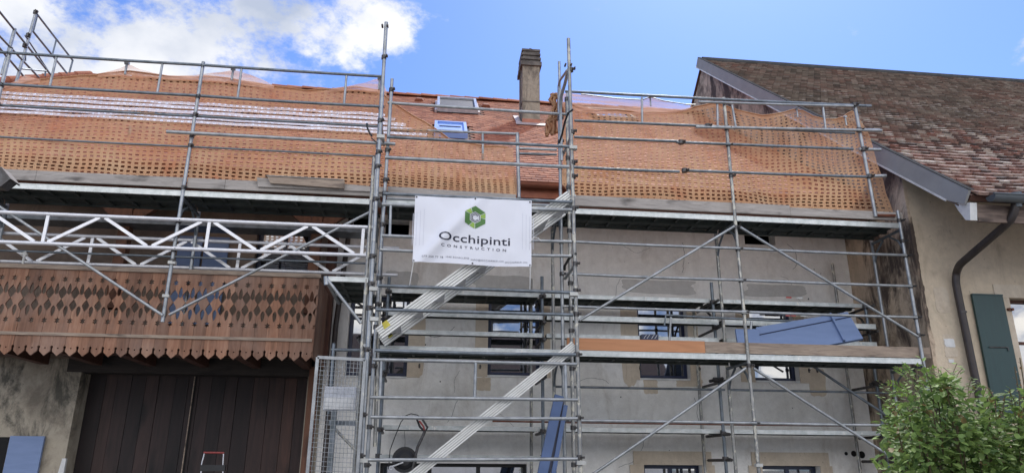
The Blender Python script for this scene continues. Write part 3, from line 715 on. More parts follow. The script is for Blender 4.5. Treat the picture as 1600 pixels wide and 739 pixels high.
mb = MB(); zf = RZ(CY0); mb.prism([(CX0-.01, CY0-.015, zf-.05), (CX1+.01, CY0-.015, zf-.05), (CX1+.01, CY0-.015, zf+.13), (CX0-.01, CY0-.015, zf+.13)], (0, .01, 0)); mb.build('chimney_flashing', 'copper', rf)
mb = MB(); mb.prism([RP(CX0-.16, CY0-.2, .03), RP(CX1+.16, CY0-.2, .03), RP(CX1+.16, CY0-.01, .035), RP(CX0-.16, CY0-.01, .035)], RN*.008)
mb.prism([RP(CX0-.14, CY0-.01, .03), RP(CX0-.015, CY0-.01, .03), RP(CX0-.015, cy1+.1, .03), RP(CX0-.14, cy1+.1, .03)], RN*.01); mb.build('lead_skirt', 'lead', rf)
mb = MB(); mb.tube((CX0-.03, CY0+.12, 9.4), (CX0-.03, CY0+.12, 10.8), .008, 6); mb.build('lightning_wire', 'pipe', rf)

# ------------------------------------------------------------ neighbour
NX = 7.1; NY = .1; NSL = .852
def NZ(Y): return 5.62+NSL*(Y+1.2)
NN = Vector((0, -NSL, 1)).normalized(); NU = Vector((0, 1, NSL)).normalized()
def NP(X, Y, h=0): return Vector((X, Y, NZ(Y)))+NN*h
NRY = 7.15
nb = thing('neighbour_house', 'beige old house with steep mottled tile roof at the right', 'house', (NX+3, NY, 0))
NW = [(at(1577,455,NY).x, at(1577,455,NY).x+.9, 2.9, at(1577,455,NY).z)]
mb = MB(); wall_panel(mb, NX, 19, 0, NZ(NY)-.05, NY, NW, .2)
mb.build('wall', 'plaster_nb', nb)
mb = MB(); mb.add([(NX, NY, 0), (NX, WY+.02, 0), (NX, WY+.02, NZ(WY)-.1), (NX, NY, NZ(NY)-.1)], [(0,1,2,3)]) 
mb.add([(NX, WY+.02, 0), (NX, 14, 0), (NX, NRY+3, NZ(NRY)-2.6), (NX, NRY, NZ(NRY)-.1), (NX, WY+.02, NZ(WY)-.1)], [(0,1,2,3,4)])
mb.build('gable_wall', 'rubble', nb)
# rough broken render edge at the corner
mb = MB(); zs_ = [.2+i*.04 for i in range(151)]
for i, z in enumerate(zs_):
    wd = .05+.035*noise.noise((z*3, 0, 2))+.02*noise.noise((z*12, 0, 2)); mb.v += [(NX-.006, NY-.006, z), (NX+wd, NY-.006, z), (NX+wd, NY+.01, z), (NX-.006, NY+.05, z)]
for i in range(150):
    o = i*4; mb.f += [(o, o+1, o+5, o+4), (o+1, o+2, o+6, o+5), (o+3, o, o+4, o+7)]; mb.sm += [False]*3; mb.rnd += [None]*3
mb.build('quoin_edge', 'rubble', nb)
mb = MB(); mb.prism([NP(NX-.05,-1.25,-.02), NP(19,-1.25,-.02), NP(19,NRY,-.02), NP(NX-.05,NRY,-.02)], NN*-.08)
mb.add([(NX-.05, NRY, NZ(NRY)-.04), (19, NRY, NZ(NRY)-.04), (19, NRY+6, NZ(NRY)-5), (NX-.05, NRY+6, NZ(NRY)-5)], [(0,1,2,3)])
nrf = mb.build('roof', 'beam', nb)
mb = MB(); rr = random.Random(31)
def nfade(y, x): return max(0, min(1, (y+.3)/3.2))*.36+.16+.16*noise.noise((x*.7, y, 3))
def nzf(y): return NZ(y)
tile_rows(mb, -1.28, NRY, lambda y: NX-.02, lambda y: 18.5, nzf, NN, NU, .165, .165, .044, .040, .012, rr, None, nfade)
for i in range(len(mb.v)):
    x, y, z = mb.v[i]; mb.v[i] = (x, y, z+.035*noise.noise((x*.8, y*.8, 0))+.012*noise.noise((x*4, y*2, 5)))
mb.build('clay_tiles', 'tile_old', nrf)
MB().tube((NX-.03, NRY, NZ(NRY)+.0), (19, NRY, NZ(NRY)+.0), .10, 10).build('ridge_tile', 'cap', nrf)
# verge
mb = MB(); V0, V1 = -1.28, NRY+.05
mb.prism([NP(NX-.14,V0,.06), NP(NX-.14,V1,.06), NP(NX-.14,V1,-.20), NP(NX-.14,V0+.25,-.20), NP(NX-.14,V0,-.14)], (.035,0,0))
mb.build('verge_board', 'zinc_light', nb); mb = MB()
mb.prism([NP(NX-.14,V0,.062), NP(NX-.06,V0,.062), NP(NX-.06,V1,.062), NP(NX-.14,V1,.062)], NN*.012)
mb.build('verge_cap', 'cap', nb)
mb = MB(); mb.prism([NP(NX-.105,V0+.1,-.19), NP(NX-.105,V1,-.19), NP(NX-.004,V1,-.19), NP(NX-.004,V0+.1,-.19)], NN*-.02); mb.build('verge_soffit', 'fascia', nb)
mb = MB(); mb.prism([NP(NX-.152,V0+.25,-.19), NP(NX-.152,V1,-.19), NP(NX-.152,V1,-.215), NP(NX-.152,V0+.25,-.215)], (.01,0,0)); mb.build('verge_trim', 'white', nb)
pz = NZ(-1.28)
mb = MB(); mb.prism([(NX-.10,-1.25,pz-.10), (NX-.10,-.98,pz-.02), (NX-.10,-1.02,pz-.12), (NX-.10,-1.12,pz-.30), (NX-.10,-1.20,pz-.33)], (.10,0,0)); mb.build('verge_corbel', 'white', nb)
mb = MB(); n = 10; gy, gz, gr = -1.36, pz-.03, .085
prof = [(gy+gr*math.cos(a), gz+gr*math.sin(a)) for a in [math.pi+math.pi*i/n for i in range(n+1)]]
mb.add([(x, y, z) for x in (NX+.12, 19) for y, z in prof], [(i, i+1, n+2+i, n+1+i) for i in range(n)], True); mb.tube((NX+.1, gy-gr, gz), (19, gy-gr, gz), .014, 8)
mb.add([(NX+.12, y, z) for y, z in prof], [tuple(range(n+1))])
mb.build('gutter', 'zinc', nb)
mb = MB(); mb.box((NX+.02, -1.2, pz-.34), (19, -1.16, pz-.10)); mb.build('eaves_board', 'fascia', nb)
mb = MB()
for i in range(16):
    y0 = -1.15+i*.08; z0 = NZ(y0)-.16; mb.prism([(NX+.02, y0, z0), (NX+.02, y0+.076, z0+.065), (19, y0+.076, z0+.065), (19, y0, z0)], (0, 0, .012))
mb.build('eaves_soffit', 'fascia', nb)
# downpipe
py_ = NY-.09
pts = [at(1586,300,-1.3), at(1585,318,-1.27), at(1578,335,-1.2), at(1500,404,-.2), at(1494,417,py_), at(1494,430,py_), at(1499,455,py_), at(1531,600,py_)]
pts[4] = at(1495,416,py_-.02)
pts += [pts[-1]+Vector((0,0,-3.0))]
sm_ = [pts[0]]
for i in range(1, len(pts)-1):
    a, b_, c_ = pts[i-1], pts[i], pts[i+1]
    l = min(.06, (b_-a).length*.45, (c_-b_).length*.45); p0 = b_+(a-b_).normalized()*l; p1 = b_+(c_-b_).normalized()*l
    for q in (0, .33, .66, 1): sm_.append(p0.lerp(b_, q).lerp(b_.lerp(p1, q), q))
sm_.append(pts[-1]); mb = MB(); mb.path(sm_, .053, 14)
dp = mb.build('downpipe', 'pipe', nb)
mb = MB()
for px, py in ((1505, 478),):
    p = at(px, py, py_); mb.tube(p+Vector((0,0,-.012)), p+Vector((0,0,.012)), .060, 14); mb.tube(p+Vector((.03,0,0)), p+Vector((.08,.09,0)), .012, 6)
mb.build('pipe_bracket', 'clamp', dp)
mb = MB(); p = at(1586,297,-1.3); mb.tube(p+Vector((0,0,.05)), p+Vector((0,0,-.15)), .075, 12, .05); mb.build('outlet', 'zinc', dp)
# green shutter + window
sx0 = at(1519,449,NY-.05).x; sx1 = NW[0][0]-.14; sz = at(1519,449,NY-.05).z
sh = MB().box((sx0, NY-.06, 2.75), (sx1, NY-.025, sz)).build('shutter', 'green', nb)
mb = MB(); mb.box((sx0-.0, NY-.068, sz-.02), (sx1+.0, NY-.060, sz-.0)); mb.build('shutter_edge', 'green', sh)
p = at(1548,532,NY-.07); q = at(1577,532,NY-.07); mb = MB(); mb.tube(p, q, .009, 6); mb.tube(q, q+Vector((0,0,-.05)), .007, 6); mb.build('bolt', 'clamp', sh)
mb = MB(); a, b_, c_, d_ = NW[0]
mb.box((a-.13, NY-.012, 2.6), (a-.002, NY+.03, d_)); mb.box((a-.22, NY-.014, d_+.002), (b_+.2, NY+.03, d_+.20)); mb.build('stone_surround', 'stone', nb)
mb = MB(); [mb.tube((a-.06+dx, NY-.05, d_-.18), (a-.06+dx, NY-.01, d_-.18), .022, 8) for dx in (0, .05)]; mb.build('hinge', 'rust', nb)
window(nb, NW[0], NY+.12, 1, (.6,), .05, 'beam', False)
mb = MB()
mb.add([(a-.1,NY+.21,c_),(b_+.1,NY+.21,c_),(b_+.1,NY+.21,d_+.1),(a-.1,NY+.21,d_+.1)], [(0,1,2,3)]); mb.build('room', 'dark', nb)
mb = MB()
for k, (x0, y0, x1, y1) in enumerate([(1478,513,1493,535), (1484,549,1493,558), (1466,440,1480,480), (1480,535,1497,548)]):
    p = at(x0, y1, NY); q = at(x1, y0, NY); blobpatch(mb, p.x, q.x, p.z, q.z, NY-.003-.001*k, k+50)
mb.build('repair_patch', 'stone', nb)
mb = MB(); p = at(1479,533,NY); q = at(1492,520,NY); blobpatch(mb, p.x, q.x, p.z, q.z, NY-.009, 71); p = at(1485,557,NY); q = at(1492,552,NY); blobpatch(mb, p.x, q.x, p.z, q.z, NY-.009, 72)
mb.build('plaster_hole', 'white', nb)

# ------------------------------------------------------------ scaffold parts
PX = {'Z': -5.96, 'A': -3.39, 'B': -.83, 'C': 1.74, 'D': 4.305, 'F': 6.87}
TOP, MID = 5.58, 3.57
def post(parent, x, y, z0, z1, mat='galv', lean=0, r=.0242):
    mb = MB(); mb.tube((x, y, z0), (x+lean, y, z1), r, 14); p = mb.build('post', mat, parent)
    return p
def collar(mb, x, y, z, s=1):
    mb.box((x-.045*s, y-.045*s, z-.02*s), (x+.045*s, y+.02*s, z+.02*s))
def clampat(mb, p, r=.036, axis='z'):
    p = Vector(p); d = {'z': Vector((0,0,.028)), 'x': Vector((.028,0,0))}[axis]
    mb.tube(p-d, p+d, r, 10); mb.box(p+Vector((.02,-.055,-.012)), p+Vector((.055,-.02,.012))); mb.tube(p+Vector((.04,-.05,0)), p+Vector((.04,-.085,0)), .009, 6)
def rail(parent, x0, x1, y, z, mat='galv', r=.0205, z1=None, name='guard_rail', y1=None):
    return MB().bent((x0, y, z), (x1, y if y1 is None else y1, z if z1 is None else z1), r, 12).build(name, mat, parent)
def deck(parent, x0, x1, y0, y1, z, edge='deck_edge', h=.075, rib=.32):
    d = MB(); g = .012
    d.box((x0+g, y0+.03, z-.022), (x1-g, y1-.03, z-.004))
    k = max(1, round((y1-y0)/.33)); wd = (y1-y0)/k
    for i in range(k):
        a = y0+i*wd+.006; b_ = y0+(i+1)*wd-.006
        for yy in ((a, a+.02) if i else (a+.026, a+.03), (b_-.02, b_)): d.box((x0+g, yy[0], z-h+.01), (x1-g, yy[1], z-.022))
        x = x0+.15
        while x < x1-.1: d.box((x, a+.03, z-.05), (x+.035, b_-.022, z-.0225)); x += rib
        x = x0+.08
        while x < x1-.05:                       # raised pressings
            d.box((x, a+.09, z-.027), (x+.03, a+.105, z-.022)); d.box((x+.06, b_-.10, z-.027), (x+.09, b_-.085, z-.022)); x += .12
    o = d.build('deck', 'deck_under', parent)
    e = MB(); e.box((x0+g, y0, z-h), (x1-g, y0+.004, z)); e.box((x0+g, y0+.004, z-.004), (x1-g, y0+.03, z)); e.box((x0+g, y0+.004, z-h), (x1-g, y0+.026, z-h+.005))
    e.box((x0+g+.001, y0-.003, z-.012), (x1-g-.001, y0, z))
    e.build('deck_edge', edge, o)
    return o
def toeboard(parent, x0, x1, y, z0, z1, mat, th=.03, dz=0):
    b_ = MB(); b_.prism([(x0, y, z0), (x1, y, z0+dz), (x1, y, z1+dz), (x0, y, z1)], (0, th, 0)); return b_.build('toe_board', mat, parent)

# ---- left facade scaffold
ls = thing('facade_scaffold', 'left galvanised scaffold bays hanging over the carved balcony', 'scaffold', (PX['A'], 0, 0))
for nm, z0, z1, lean in (('Z', 4.6, 7.55, 0), ('A', 3.80, 7.54, 0)): post(ls, PX[nm], 0, z0, z1, 'galv', lean)
post(ls, PX['A']+.0, .73, 3.88, TOP-.02, 'galv'); post(ls, PX['Z'], .73, 4.5, TOP-.02, 'galv')
post(ls, PX['B']-.035, -.02, 1.2, 7.45, 'galv'); post(ls, PX['B']-.03, .73, 0, TOP-.02, 'galv_old')
XL = -8.4
for (x0, x1) in ((XL, PX['Z']), (PX['Z'], PX['A']), (PX['A'], PX['B'])):
    for z, mt, r in ((7.47, 'galv_dark', .021), (6.985, 'galv_dark', .021), (6.70, 'galv_dark', .018)): rail(ls, x0+.01, x1-.01, -.035 if z != 6.70 else .03, z, mt, r)
    rail(ls, x0+.01, x1-.01, .03, 6.235, 'galv_dark', .014)
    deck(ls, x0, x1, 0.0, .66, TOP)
rail(ls, at(258,215,-.09).x, -.62, -.09, 6.385, 'galv', .0245, 6.385)
for px in (80, 248, 373, 538):       # short uprights of the guard frames
    x = at(px, 130, 0).x; MB().tube((x, -.03, 6.99), (x, -.03, 7.46), .017, 8).build('guard_upright', 'galv', ls)
MB().tube(at(201,205,.05), at(201,218,.05), .012, 6).build('guard_upright', 'galv', ls)
# transoms, corner braces
mb = MB()
for x in (PX['Z'], PX['A'], PX['B']-.03):
    mb.tube((x, 0, TOP-.10), (x, .73, TOP-.10), .022, 10)
    mb.path([(x, 0, TOP-.42), (x, .10, TOP-.25), (x, .28, TOP-.13)], .016); mb.path([(x, .73, TOP-.42), (x, .63, TOP-.25), (x, .45, TOP-.13)], .016)
mb.build('transom', 'galv_dark', ls)
# braces
MB().tube(at(-60,296,-.04), at(256,500,-.04), .019, 10).build('brace', 'galv', ls)
MB().tube(at(266,499,-.04), at(584,331,-.06), .019, 10).build('brace', 'galv', ls)
rail(ls, -8, PX['B'], .70, at(285,409,.73).z, 'galv_dark', .016, name='ledger')
# inner plank band under the top deck
mb = MB(); mb.box((-8, 1.02, 5.42), (PX['B']-.1, 1.06, 5.50)); mb.box((-8, 1.06, 5.42), (PX['B']-.1, 1.35, 5.44)); mb.build('inner_plank', 'galv_dark', ls)
for (a, b_, dz) in ((-9, at(52,280,-.03).x, 0), (at(52,280,-.03).x+.004, PX['A']-.03, .0), (PX['A']+.03, at(350,290,0).x, 0), (at(350,290,0).x+.004, at(602,300,0).x, 0)):
    toeboard(ls, a, b_, .02, 5.635, 5.775, 'plank')
mb = MB(); cl = [(PX['A'], z) for z in (6.985, 6.70, 6.235, 6.385, 5.62, 5.14, 4.75, 4.6)]+[(PX['Z'], z) for z in (6.985, 6.70, 6.235)]+[(PX['B']-.035, z) for z in (6.985, 6.70, 6.235, 6.385, 5.35, 5.14, 4.75)]
for x, z in cl: clampat(mb, (x, -.0, z), .032)
mb.build('coupler', 'clamp', ls)
mb = MB(); p = at(256,445,-.0); collar(mb, PX['A']+.01, 0, at(265,418,0).z); collar(mb, PX['A'], 0, at(262,470,0).z, .9); mb.build('wedge_plate', 'wedge', ls)

# ---- right facade scaffold
rs = thing('facade_scaffold', 'right galvanised scaffold of two bays, blue shutters on its middle deck', 'scaffold', (PX['D'], 0, 0))
post(rs, PX['C'], 0, 0, 7.52, 'galv'); post(rs, PX['D'], 0, 0, 7.5, 'galv_old'); post(rs, PX['F'], 0, 0, 5.78, 'galv')
p = at(1368,331,0); q = at(1332,155,0); MB().tube(p, q, .026, 14).build('post', 'galv', rs)
for k, x in (('C', PX['C']), ('D', PX['D']), ('F', PX['F'])): post(rs, x, .73, 0, TOP-.02, 'galv_old' if k != 'F' else 'galv')
for (x0, x1) in ((PX['C'], PX['D']), (PX['D'], PX['F'])):
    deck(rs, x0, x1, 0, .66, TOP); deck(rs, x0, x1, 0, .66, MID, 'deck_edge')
    rail(rs, x0, x1, -.03, 5.075, 'galv', .0195); rail(rs, x0, x1, -.03, 4.61, 'galv', .0195); rail(rs, x0, x1, -.03, 4.155, 'galv', .0195)
    rail(rs, x0, x1 if x1 < 6 else x1-.25, -.03, 2.66, 'galv', .0195)
    rail(rs, x0, x1-.05, .76, 3.17, 'galv_dark', .0165)
# rails of the roof guard on the right
def rl(a, b_, Y=-.03, mat='galv_dark', r=.021, name='guard_rail'): return MB().bent(at(*a, Y), at(*b_, Y), r, 12).build(name, mat, rs)
rl((880,142), (1358,158.5)); rl((895,187.5), (1333,201)); rl((1085,195), (1375,196.5), -.06, 'galv'); rl((1055,219), (1331,226)); rl((895,213), (1068,218), .03)
rl((895,260), (1060,265)); rl((1068,263), (1352,269)); rl((1336,196), (1372,196), -.02, 'galv', .025); rl((1340,226), (1374,226.5), -.02, 'galv', .025); rl((1352,268.5), (1383,267), -.02, 'galv', .025)
rl((1088,155.5), (1330,159), -.05, 'galv', .02)
for a, b_ in (((1000,150),(1001,190)), ((1118,156),(1119,194)), ((1141,160),(1148,197)), ((1283,160),(1288,198))): rl(a, b_, -.03, 'galv', .017, 'guard_upright')
# frame guard on the middle deck
rl((1042,489), (1308,497.5), .6, 'galv_dark', .017); rl((1050,492), (1048,530), .6, 'galv', .017, 'guard_upright'); rl((1176,497), (1173,530), .6, 'galv', .019, 'guard_upright'); rl((1302,498), (1297,530), .6, 'galv', .019, 'guard_upright')
rl((1308,497), (1306,511), .6, 'galv_dark', .012, 'guard_upright'); rl((1042,489), (1040,505), .6, 'galv_dark', .012, 'guard_upright')
# diagonal braces
for a, b_, y in (((907,499),(1147,349),-.05), ((1156,350),(1436,517),-.05), ((928,741),(1168,570),-.05), ((1180,570),(1390,701),-.05)): rl(a, b_, y, 'galv', .019, 'brace')
rl((1268,562), (1388,640), .73, 'galv_dark', .019, 'brace')
toeboard(rs, PX['C']+.05, PX['D']-.02, .02, 5.635, 5.79, 'plank'); toeboard(rs, PX['D']+.02, at(1234,315,0).x, .02, 5.635, 5.79, 'plank'); toeboard(rs, at(1234,315,0).x+.004, 6.95, .022, 5.635, 5.76, 'plank')
xo = at(1104,530,0).x
toeboard(rs, 1.80, xo, .02, 3.58, 3.74, 'plank_orange'); toeboard(rs, xo+.004, 7.02, .02, 3.585, 3.735, 'plank_brown')
rl((1368,329), (1398,329), 0, 'rust', .022, 'tie')
mb = MB()
for x, zs in ((PX['C'], (6.97, 6.6, 6.2, 5.6, 5.07, 4.61, 3.6, 2.66)), (PX['D'], (6.97, 6.7, 6.2, 5.07, 4.61, 4.155, 3.42, 2.66, 5.4)), (PX['F'], (5.07, 4.61, 4.155, 3.9, 5.62, 5.3))):
    for z in zs: clampat(mb, (x, 0, z), .033)
for px, py in ((1332,157), (1340,196), (1347,226), (1357,268), (1062,219), (1068,263), (1103,193)): clampat(mb, at(px, py, -.03), .042)
mb.build('coupler', 'clamp', rs)
mb = MB(); collar(mb, PX['D'], 0, at(1165,483,0).z); collar(mb, PX['D'], 0, at(1192,721,0).z); mb.build('wedge_plate', 'wedge', rs)
mb = MB()
for x in (PX['C'], PX['D'], PX['F']):
    for z in (TOP, MID):
        mb.tube((x, 0, z-.10), (x, .73, z-.10), .022, 10)
        mb.path([(x, 0, z-.42), (x, .10, z-.25), (x, .28, z-.13)], .016); mb.path([(x, .73, z-.42), (x, .63, z-.25), (x, .45, z-.13)], .016)
mb.build('transom', 'galv_dark', rs)
# cable wound round the top of the tower post and rope under the rail
# ---- inner scaffold against the plaster
ins = thing('inner_scaffold', 'narrow old scaffold with dark posts standing close to the pale plaster wall', 'scaffold', (1.7, 1.0, 0))
IX = (-.66, 1.62, 4.28, 6.78)
for i, x in enumerate(IX):
    post(ins, x, 1.0, 0, (4.75, 4.83, 4.83, 4.55)[i], 'galv_dark'); 
    if i: post(ins, x-.08, 1.62, 0, (4.6, 4.95, 4.5, 5.4)[i], 'galv_old')
for i in range(3):
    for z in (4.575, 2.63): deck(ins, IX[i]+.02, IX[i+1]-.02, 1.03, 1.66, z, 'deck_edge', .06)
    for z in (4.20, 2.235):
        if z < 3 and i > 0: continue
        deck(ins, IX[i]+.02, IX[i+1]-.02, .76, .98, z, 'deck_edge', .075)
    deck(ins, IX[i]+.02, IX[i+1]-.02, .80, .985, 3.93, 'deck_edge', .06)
mb = MB()
for x in IX:
    for z in (4.5, 4.1, 3.85, 3.3, 2.55, 2.2):
        mb.tube((x, .78, z), (x, 1.66, z), .022, 8); clampat(mb, (x, 1.0, z+.02), .045)
    mb.path([(x, 1.0, 4.1), (x, 1.15, 4.35), (x, 1.35, 4.48)], .018)
    clampat(mb, (x-.12, .85, 3.32), .04, 'x'); mb.tube((x-.2, .86, 3.30), (x+.05, .98, 3.36), .024, 8)
mb.build('bracket', 'clamp', ins)
rail(ins, .9, 6.2, 1.0, 2.70, 'rust', .012)

mb = MB()
for px, py, Y in ((1238,459,1.025),(908+330,487,.755),(1245,487,.755)): 
    p = at(px, py, Y); mb.box(p+Vector((-.09,-.0015,-.012)), p+Vector((.0,0,.012)))
mb.build('sticker', 'tag_red', ins)
mb = MB()
for px, py, Y in ((1245,459,1.025),(1252,487,.755)):
    p = at(px, py, Y); mb.box(p+Vector((.005,-.0015,-.012)), p+Vector((.11,0,.012)))
mb.build('sticker', 'white', ins)

# ---- stair tower
st = thing('stair_tower', 'tall scaffold tower around the aluminium stair, white banner tied to it', 'scaffold', (.5, -.75, 0))
XA, XC = -.775, 1.775
TY = -.75
MB().tube((XA+.06, TY, .0), (-.80, TY, 7.90), .0255, 14).build('post', 'galv', st)
MB().tube((1.801, TY, 0), (1.748, TY, 7.85), .0255, 14).build('post', 'galv_old', st)
MB().tube((XA-.02, TY+.03, 0), (-.84, TY+.06, 5.9), .024, 12).build('post', 'galv_old', st)
post(st, XA+.05, -.05, 0, 7.43, 'galv'); post(st, XC+.1-.03, -.06, 0, 7.3, 'galv_old')
MB().tube(at(598,318,-.02)+Vector((0,0,0)), at(590,700,-.02), .022, 10).build('post', 'galv_old', st)
def tr(a, b_, Y=TY-.02, mat='galv', r=.0205, name='guard_rail'): return MB().bent(at(*a, Y), at(*b_, Y), r, 12).build(name, mat, st)
tr((603,163.5), (884,178), -.05, 'galv', .022); tr((603,217), (892,228.5), TY-.02, 'galv_dark', .021); tr((600,249), (888,260), TY-.02, 'galv', .024)
tr((603,205), (806,209.5), .1, 'galv', .019); tr((752,209), (753,250), .1, 'galv', .018, 'guard_upright'); MB().tube(at(806,208,.1), at(810,309,.1), .026, 12).build('post', 'galv', st)
tr((810,232), (868,233.5), .1, 'galv', .018); tr((810,240), (868,241), .1, 'galv_dark', .018)
for a, b_, m_ in (((598,305.5),(893,314.6),'galv_dark'), ((597,371),(893,376.5),'galv'), ((594,393),(893,399),'galv'), ((592,449),(898,456),'galv_dark'),
               ((589,486.5),(897,490.5),'galv_dark'), ((588,550),(902,552.5),'galv_dark'), ((585,564.5),(904,567.5),'galv'), ((582,623.5),(906,623),'galv'), ((583,654),(906,652),'galv'), ((579,721),(907,715),'galv')): tr(a, b_, TY-.02, m_)
tr((596,322),(893,327), TY-.02, 'galv', .024, 'ledger')
for a, b_ in (((610,322),(609,371)), ((746,567),(745,624)), ((598.5,567),(597,624)), ((886,568),(888,623))): tr(a, b_, TY-.02, 'galv', .018, 'guard_upright')
# landings
deck(st, XA+.05, XC-.02, -.02, .62, MID, 'deck_edge', .075); deck(st, XA+.05, XC-.02, -.0, .66, TOP, 'deck_edge', .075)
toeboard(st, at(604,300,0).x, at(806,310,0).x, .05, 5.64, 5.80, 'plank', dz=-.03)
MB().tube(at(604,313,TY+.1), at(893,321,TY+.1), .018, 8).build('ledger', 'galv', st)
# tower frames in depth: transoms and arched heads
mb = MB()
for x in (XA-.01, XC+.01):
    for z in (TOP-.1, MID-.12, 1.6, 4.55, 6.4): mb.tube((x, TY, z), (x, 0, z), .021, 8)
x = 1.75
mb.build('transom', 'galv', st)
mb = MB(); mb.path([at(884,108,TY), at(880,128,TY+.25), at(874,150,TY+.5), at(873,172,TY+.6), at(876,250,-.1)], .024, 10)
mb.path([at(882,110,TY+.1), at(871,126,-.15), at(870,133,-.05)], .018, 8); mb.tube(at(870,96,-.02), at(874,200,-.02), .022, 10)
mb.tube(at(883,142,-.02), at(884,210,-.02), .016, 8)
mb.build('arched_head', 'galv', st)
mb = MB()
for z in (7.35, 6.4, 5.95, 5.75, 5.3, 4.55, 4.2, 3.9, 3.4, 2.65, 2.2):
    clampat(mb, (XA+.0-.01*(z-5), TY, z), .034)
    clampat(mb, (1.775, TY, z), .034); clampat(mb, (XC+.07, -.06, z-.08), .036); clampat(mb, (XA+.05, -.05, z-.1), .036)
for px, py in ((593,43),(601,43),(880,100),(889,100)): mb.tube(at(px,py,TY-.03)+Vector((0,-.02,0)), at(px,py,TY-.03)+Vector((0,.05,0)), .014, 8)
mb.build('coupler', 'clamp', st)
mb = MB()
for px, py in ((593,218),(585,455),(587,502),(573,722)): collar(mb, at(px,py,TY).x, TY, at(px,py,TY).z, 1.1)
for px, py in ((893,231),(897,459),(912,721)): collar(mb, at(px,py,TY).x, TY, at(px,py,TY).z, 1.15)
mb.build('wedge_plate', 'wedge', st)
mb = MB(); mb.path([at(893,170,-.8), at(885,176,-.75), at(880,190,-.6), at(876,210,-.4), at(872,222,-.2)], .014, 8); mb.path([at(900,395,-.78), at(890,402,-.6), at(883,414,-.3), at(883,420,-.1)], .018, 8)
mb.build('rubber_strap', 'black', st)
mb = MB(); mb.path([at(571,196,-.12), at(572,204,-.12), at(576,212,-.12), at(579,216,-.12)], .014, 8); mb.path([at(578,219,-.12), at(586,225,-.12), at(592,227,-.12)], .008, 6); mb.build('rubber_strap', 'black', st)
# bracket platform left of the tower
bk = MB(); mb = MB()
a = at(512,436,-.7); b_ = at(578,438,-.7); z = a.z
deck(st, a.x, b_.x, -.72, .55, z+.0, 'deck_edge', .06, .25)
mb.tube(at(512,440,-.72), at(566,508,-.72), .02, 10); mb.tube(at(510,436,-.72), at(511,449,-.72), .03, 8); mb.tube((a.x, -.72, z-.06), (a.x, .55, z-.06), .022, 8); mb.build('bracket', 'galv', st)
tr((520,550), (576,550), -.1, 'galv_dark', .02, 'ledger'); tr((524,540), (518,650), -.1, 'galv_dark', .022, 'post')
MB().tube(at(522,668,-.1), at(562,708,-.1), .018, 8).build('brace', 'galv_old', st)
MB().box(at(518,660,-.1), at(566,668,-.12)).build('ledger', 'galv_dark', st)

# ---- stair flights
def flight(label, a, b_, a2, b2, tape=False, extend=0, H=.150):
    Y0, Y1 = -.70, -.12
    p = at(*a, Y0); q = at(*b_, Y0); 
    if extend: p = p-(q-p).normalized()*extend
    f = thing('stair_flight', label, 'stairs', (p.x, Y0, p.z))
    dvec = (q-p); u = dvec.normalized(); side = Vector((0,1,0)); n = u.cross(side).normalized(); n = n if n.z > 0 else -n
    for y in (Y0, Y1):
        off = Vector((0, y-Y0, 0)); s_ = MB()
        P0 = p+off; Q0 = q+off
        def rb(h0, h1, y0, y1, s_=s_): s_.prism([P0+n*h0+side*y0, Q0+n*h0+side*y0, Q0+n*h1+side*y0, P0+n*h1+side*y0], side*(y1-y0))
        wb_ = MB(); rb(-H/2, H/2, 0, .006, wb_); wb_.build('stringer_web', 'alu_dark', f)  # groove shade put into the web's darker colour
        for q0 in (.0, .22, .44, .63, .86): rb(-H/2+H*q0, -H/2+H*(q0+.13), -.020, -.0005)
        rb(H/2-.006, H/2, .006, .045); rb(-H/2, -H/2+.006, .006, .045)
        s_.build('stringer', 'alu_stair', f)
    nst = max(3, int(abs(dvec.z)/.205)); 
    for i in range(nst):
        c_ = p+dvec*((i+.6)/nst)
        MB().box((c_.x-.13*(H/.165)**3, Y0+.008, c_.z-.015), (c_.x+.12*(H/.165)**3, Y1-.016, c_.z+.015)).build('tread', 'alu', f)
        
    if tape:
        c_ = p+u*.10; m_ = MB(); m_.prism([c_+n*(H/2+.002)-side*.026, c_+u*.07+n*(H/2+.002)-side*.026, c_+u*.07-n*.0-side*.026, c_-u*.02+n*.0-side*.026], side*.01); m_.build('warning_tape', 'yellow', f)
        m_ = MB(); m_.prism([c_+Vector((0,.58,0))+n*(H/2+.002), c_+u*.06+Vector((0,.58,0))+n*(H/2+.002), c_+u*.06-n*.03+Vector((0,.58,0)), c_-n*.03+Vector((0,.58,0))], side*-.02); m_.build('warning_tape', 'yellow', f)
    return f
flight('upper aluminium stair flight passing behind the white banner', (594,524), (890,305), None, None, True)
flight('lower aluminium stair flight rising to the middle deck', (658,739), (900,538), None, None, False, 1.1, .118)

# ---- lattice girders (white aluminium)
def girder(label, x0, x1, y, zt, zb, xv, first=0):
    g = thing('lattice_girder', label, 'girder', (x0, y, zb), 'aluminium lattice girders over the balcony')
    MB().tube((x0, y, zt), (x1, y, zt), .0255, 14).build('top_chord', 'alu', g); MB().tube((x0, y, zb), (x1, y, zb), .0255, 14).build('bottom_chord', 'alu', g)
    x = xv; k = first
    while x-2.0 > x0-2: x -= 2.0; k += 1
    while x < x1:
        if x > x0: MB().bar((x, y, zb+.02), (x, y, zt-.02), .022, .040, (1,0,0)).build('upright', 'alu', g)
        up = (k % 2 == 0)
        for i in range(3):
            a = x+.06+i*.635; b_ = a+.57
            za, zb_ = (zb+.02, zt-.02) if (up ^ (i % 2 == 1)) else (zt-.02, zb+.02)
            if b_ < x1 and a > x0: MB().bar((a, y, za), (b_, y, zb_), .040, .022, (0,1,0)).build('diagonal', 'alu', g)
        x += 2.0; k += 1
    return g
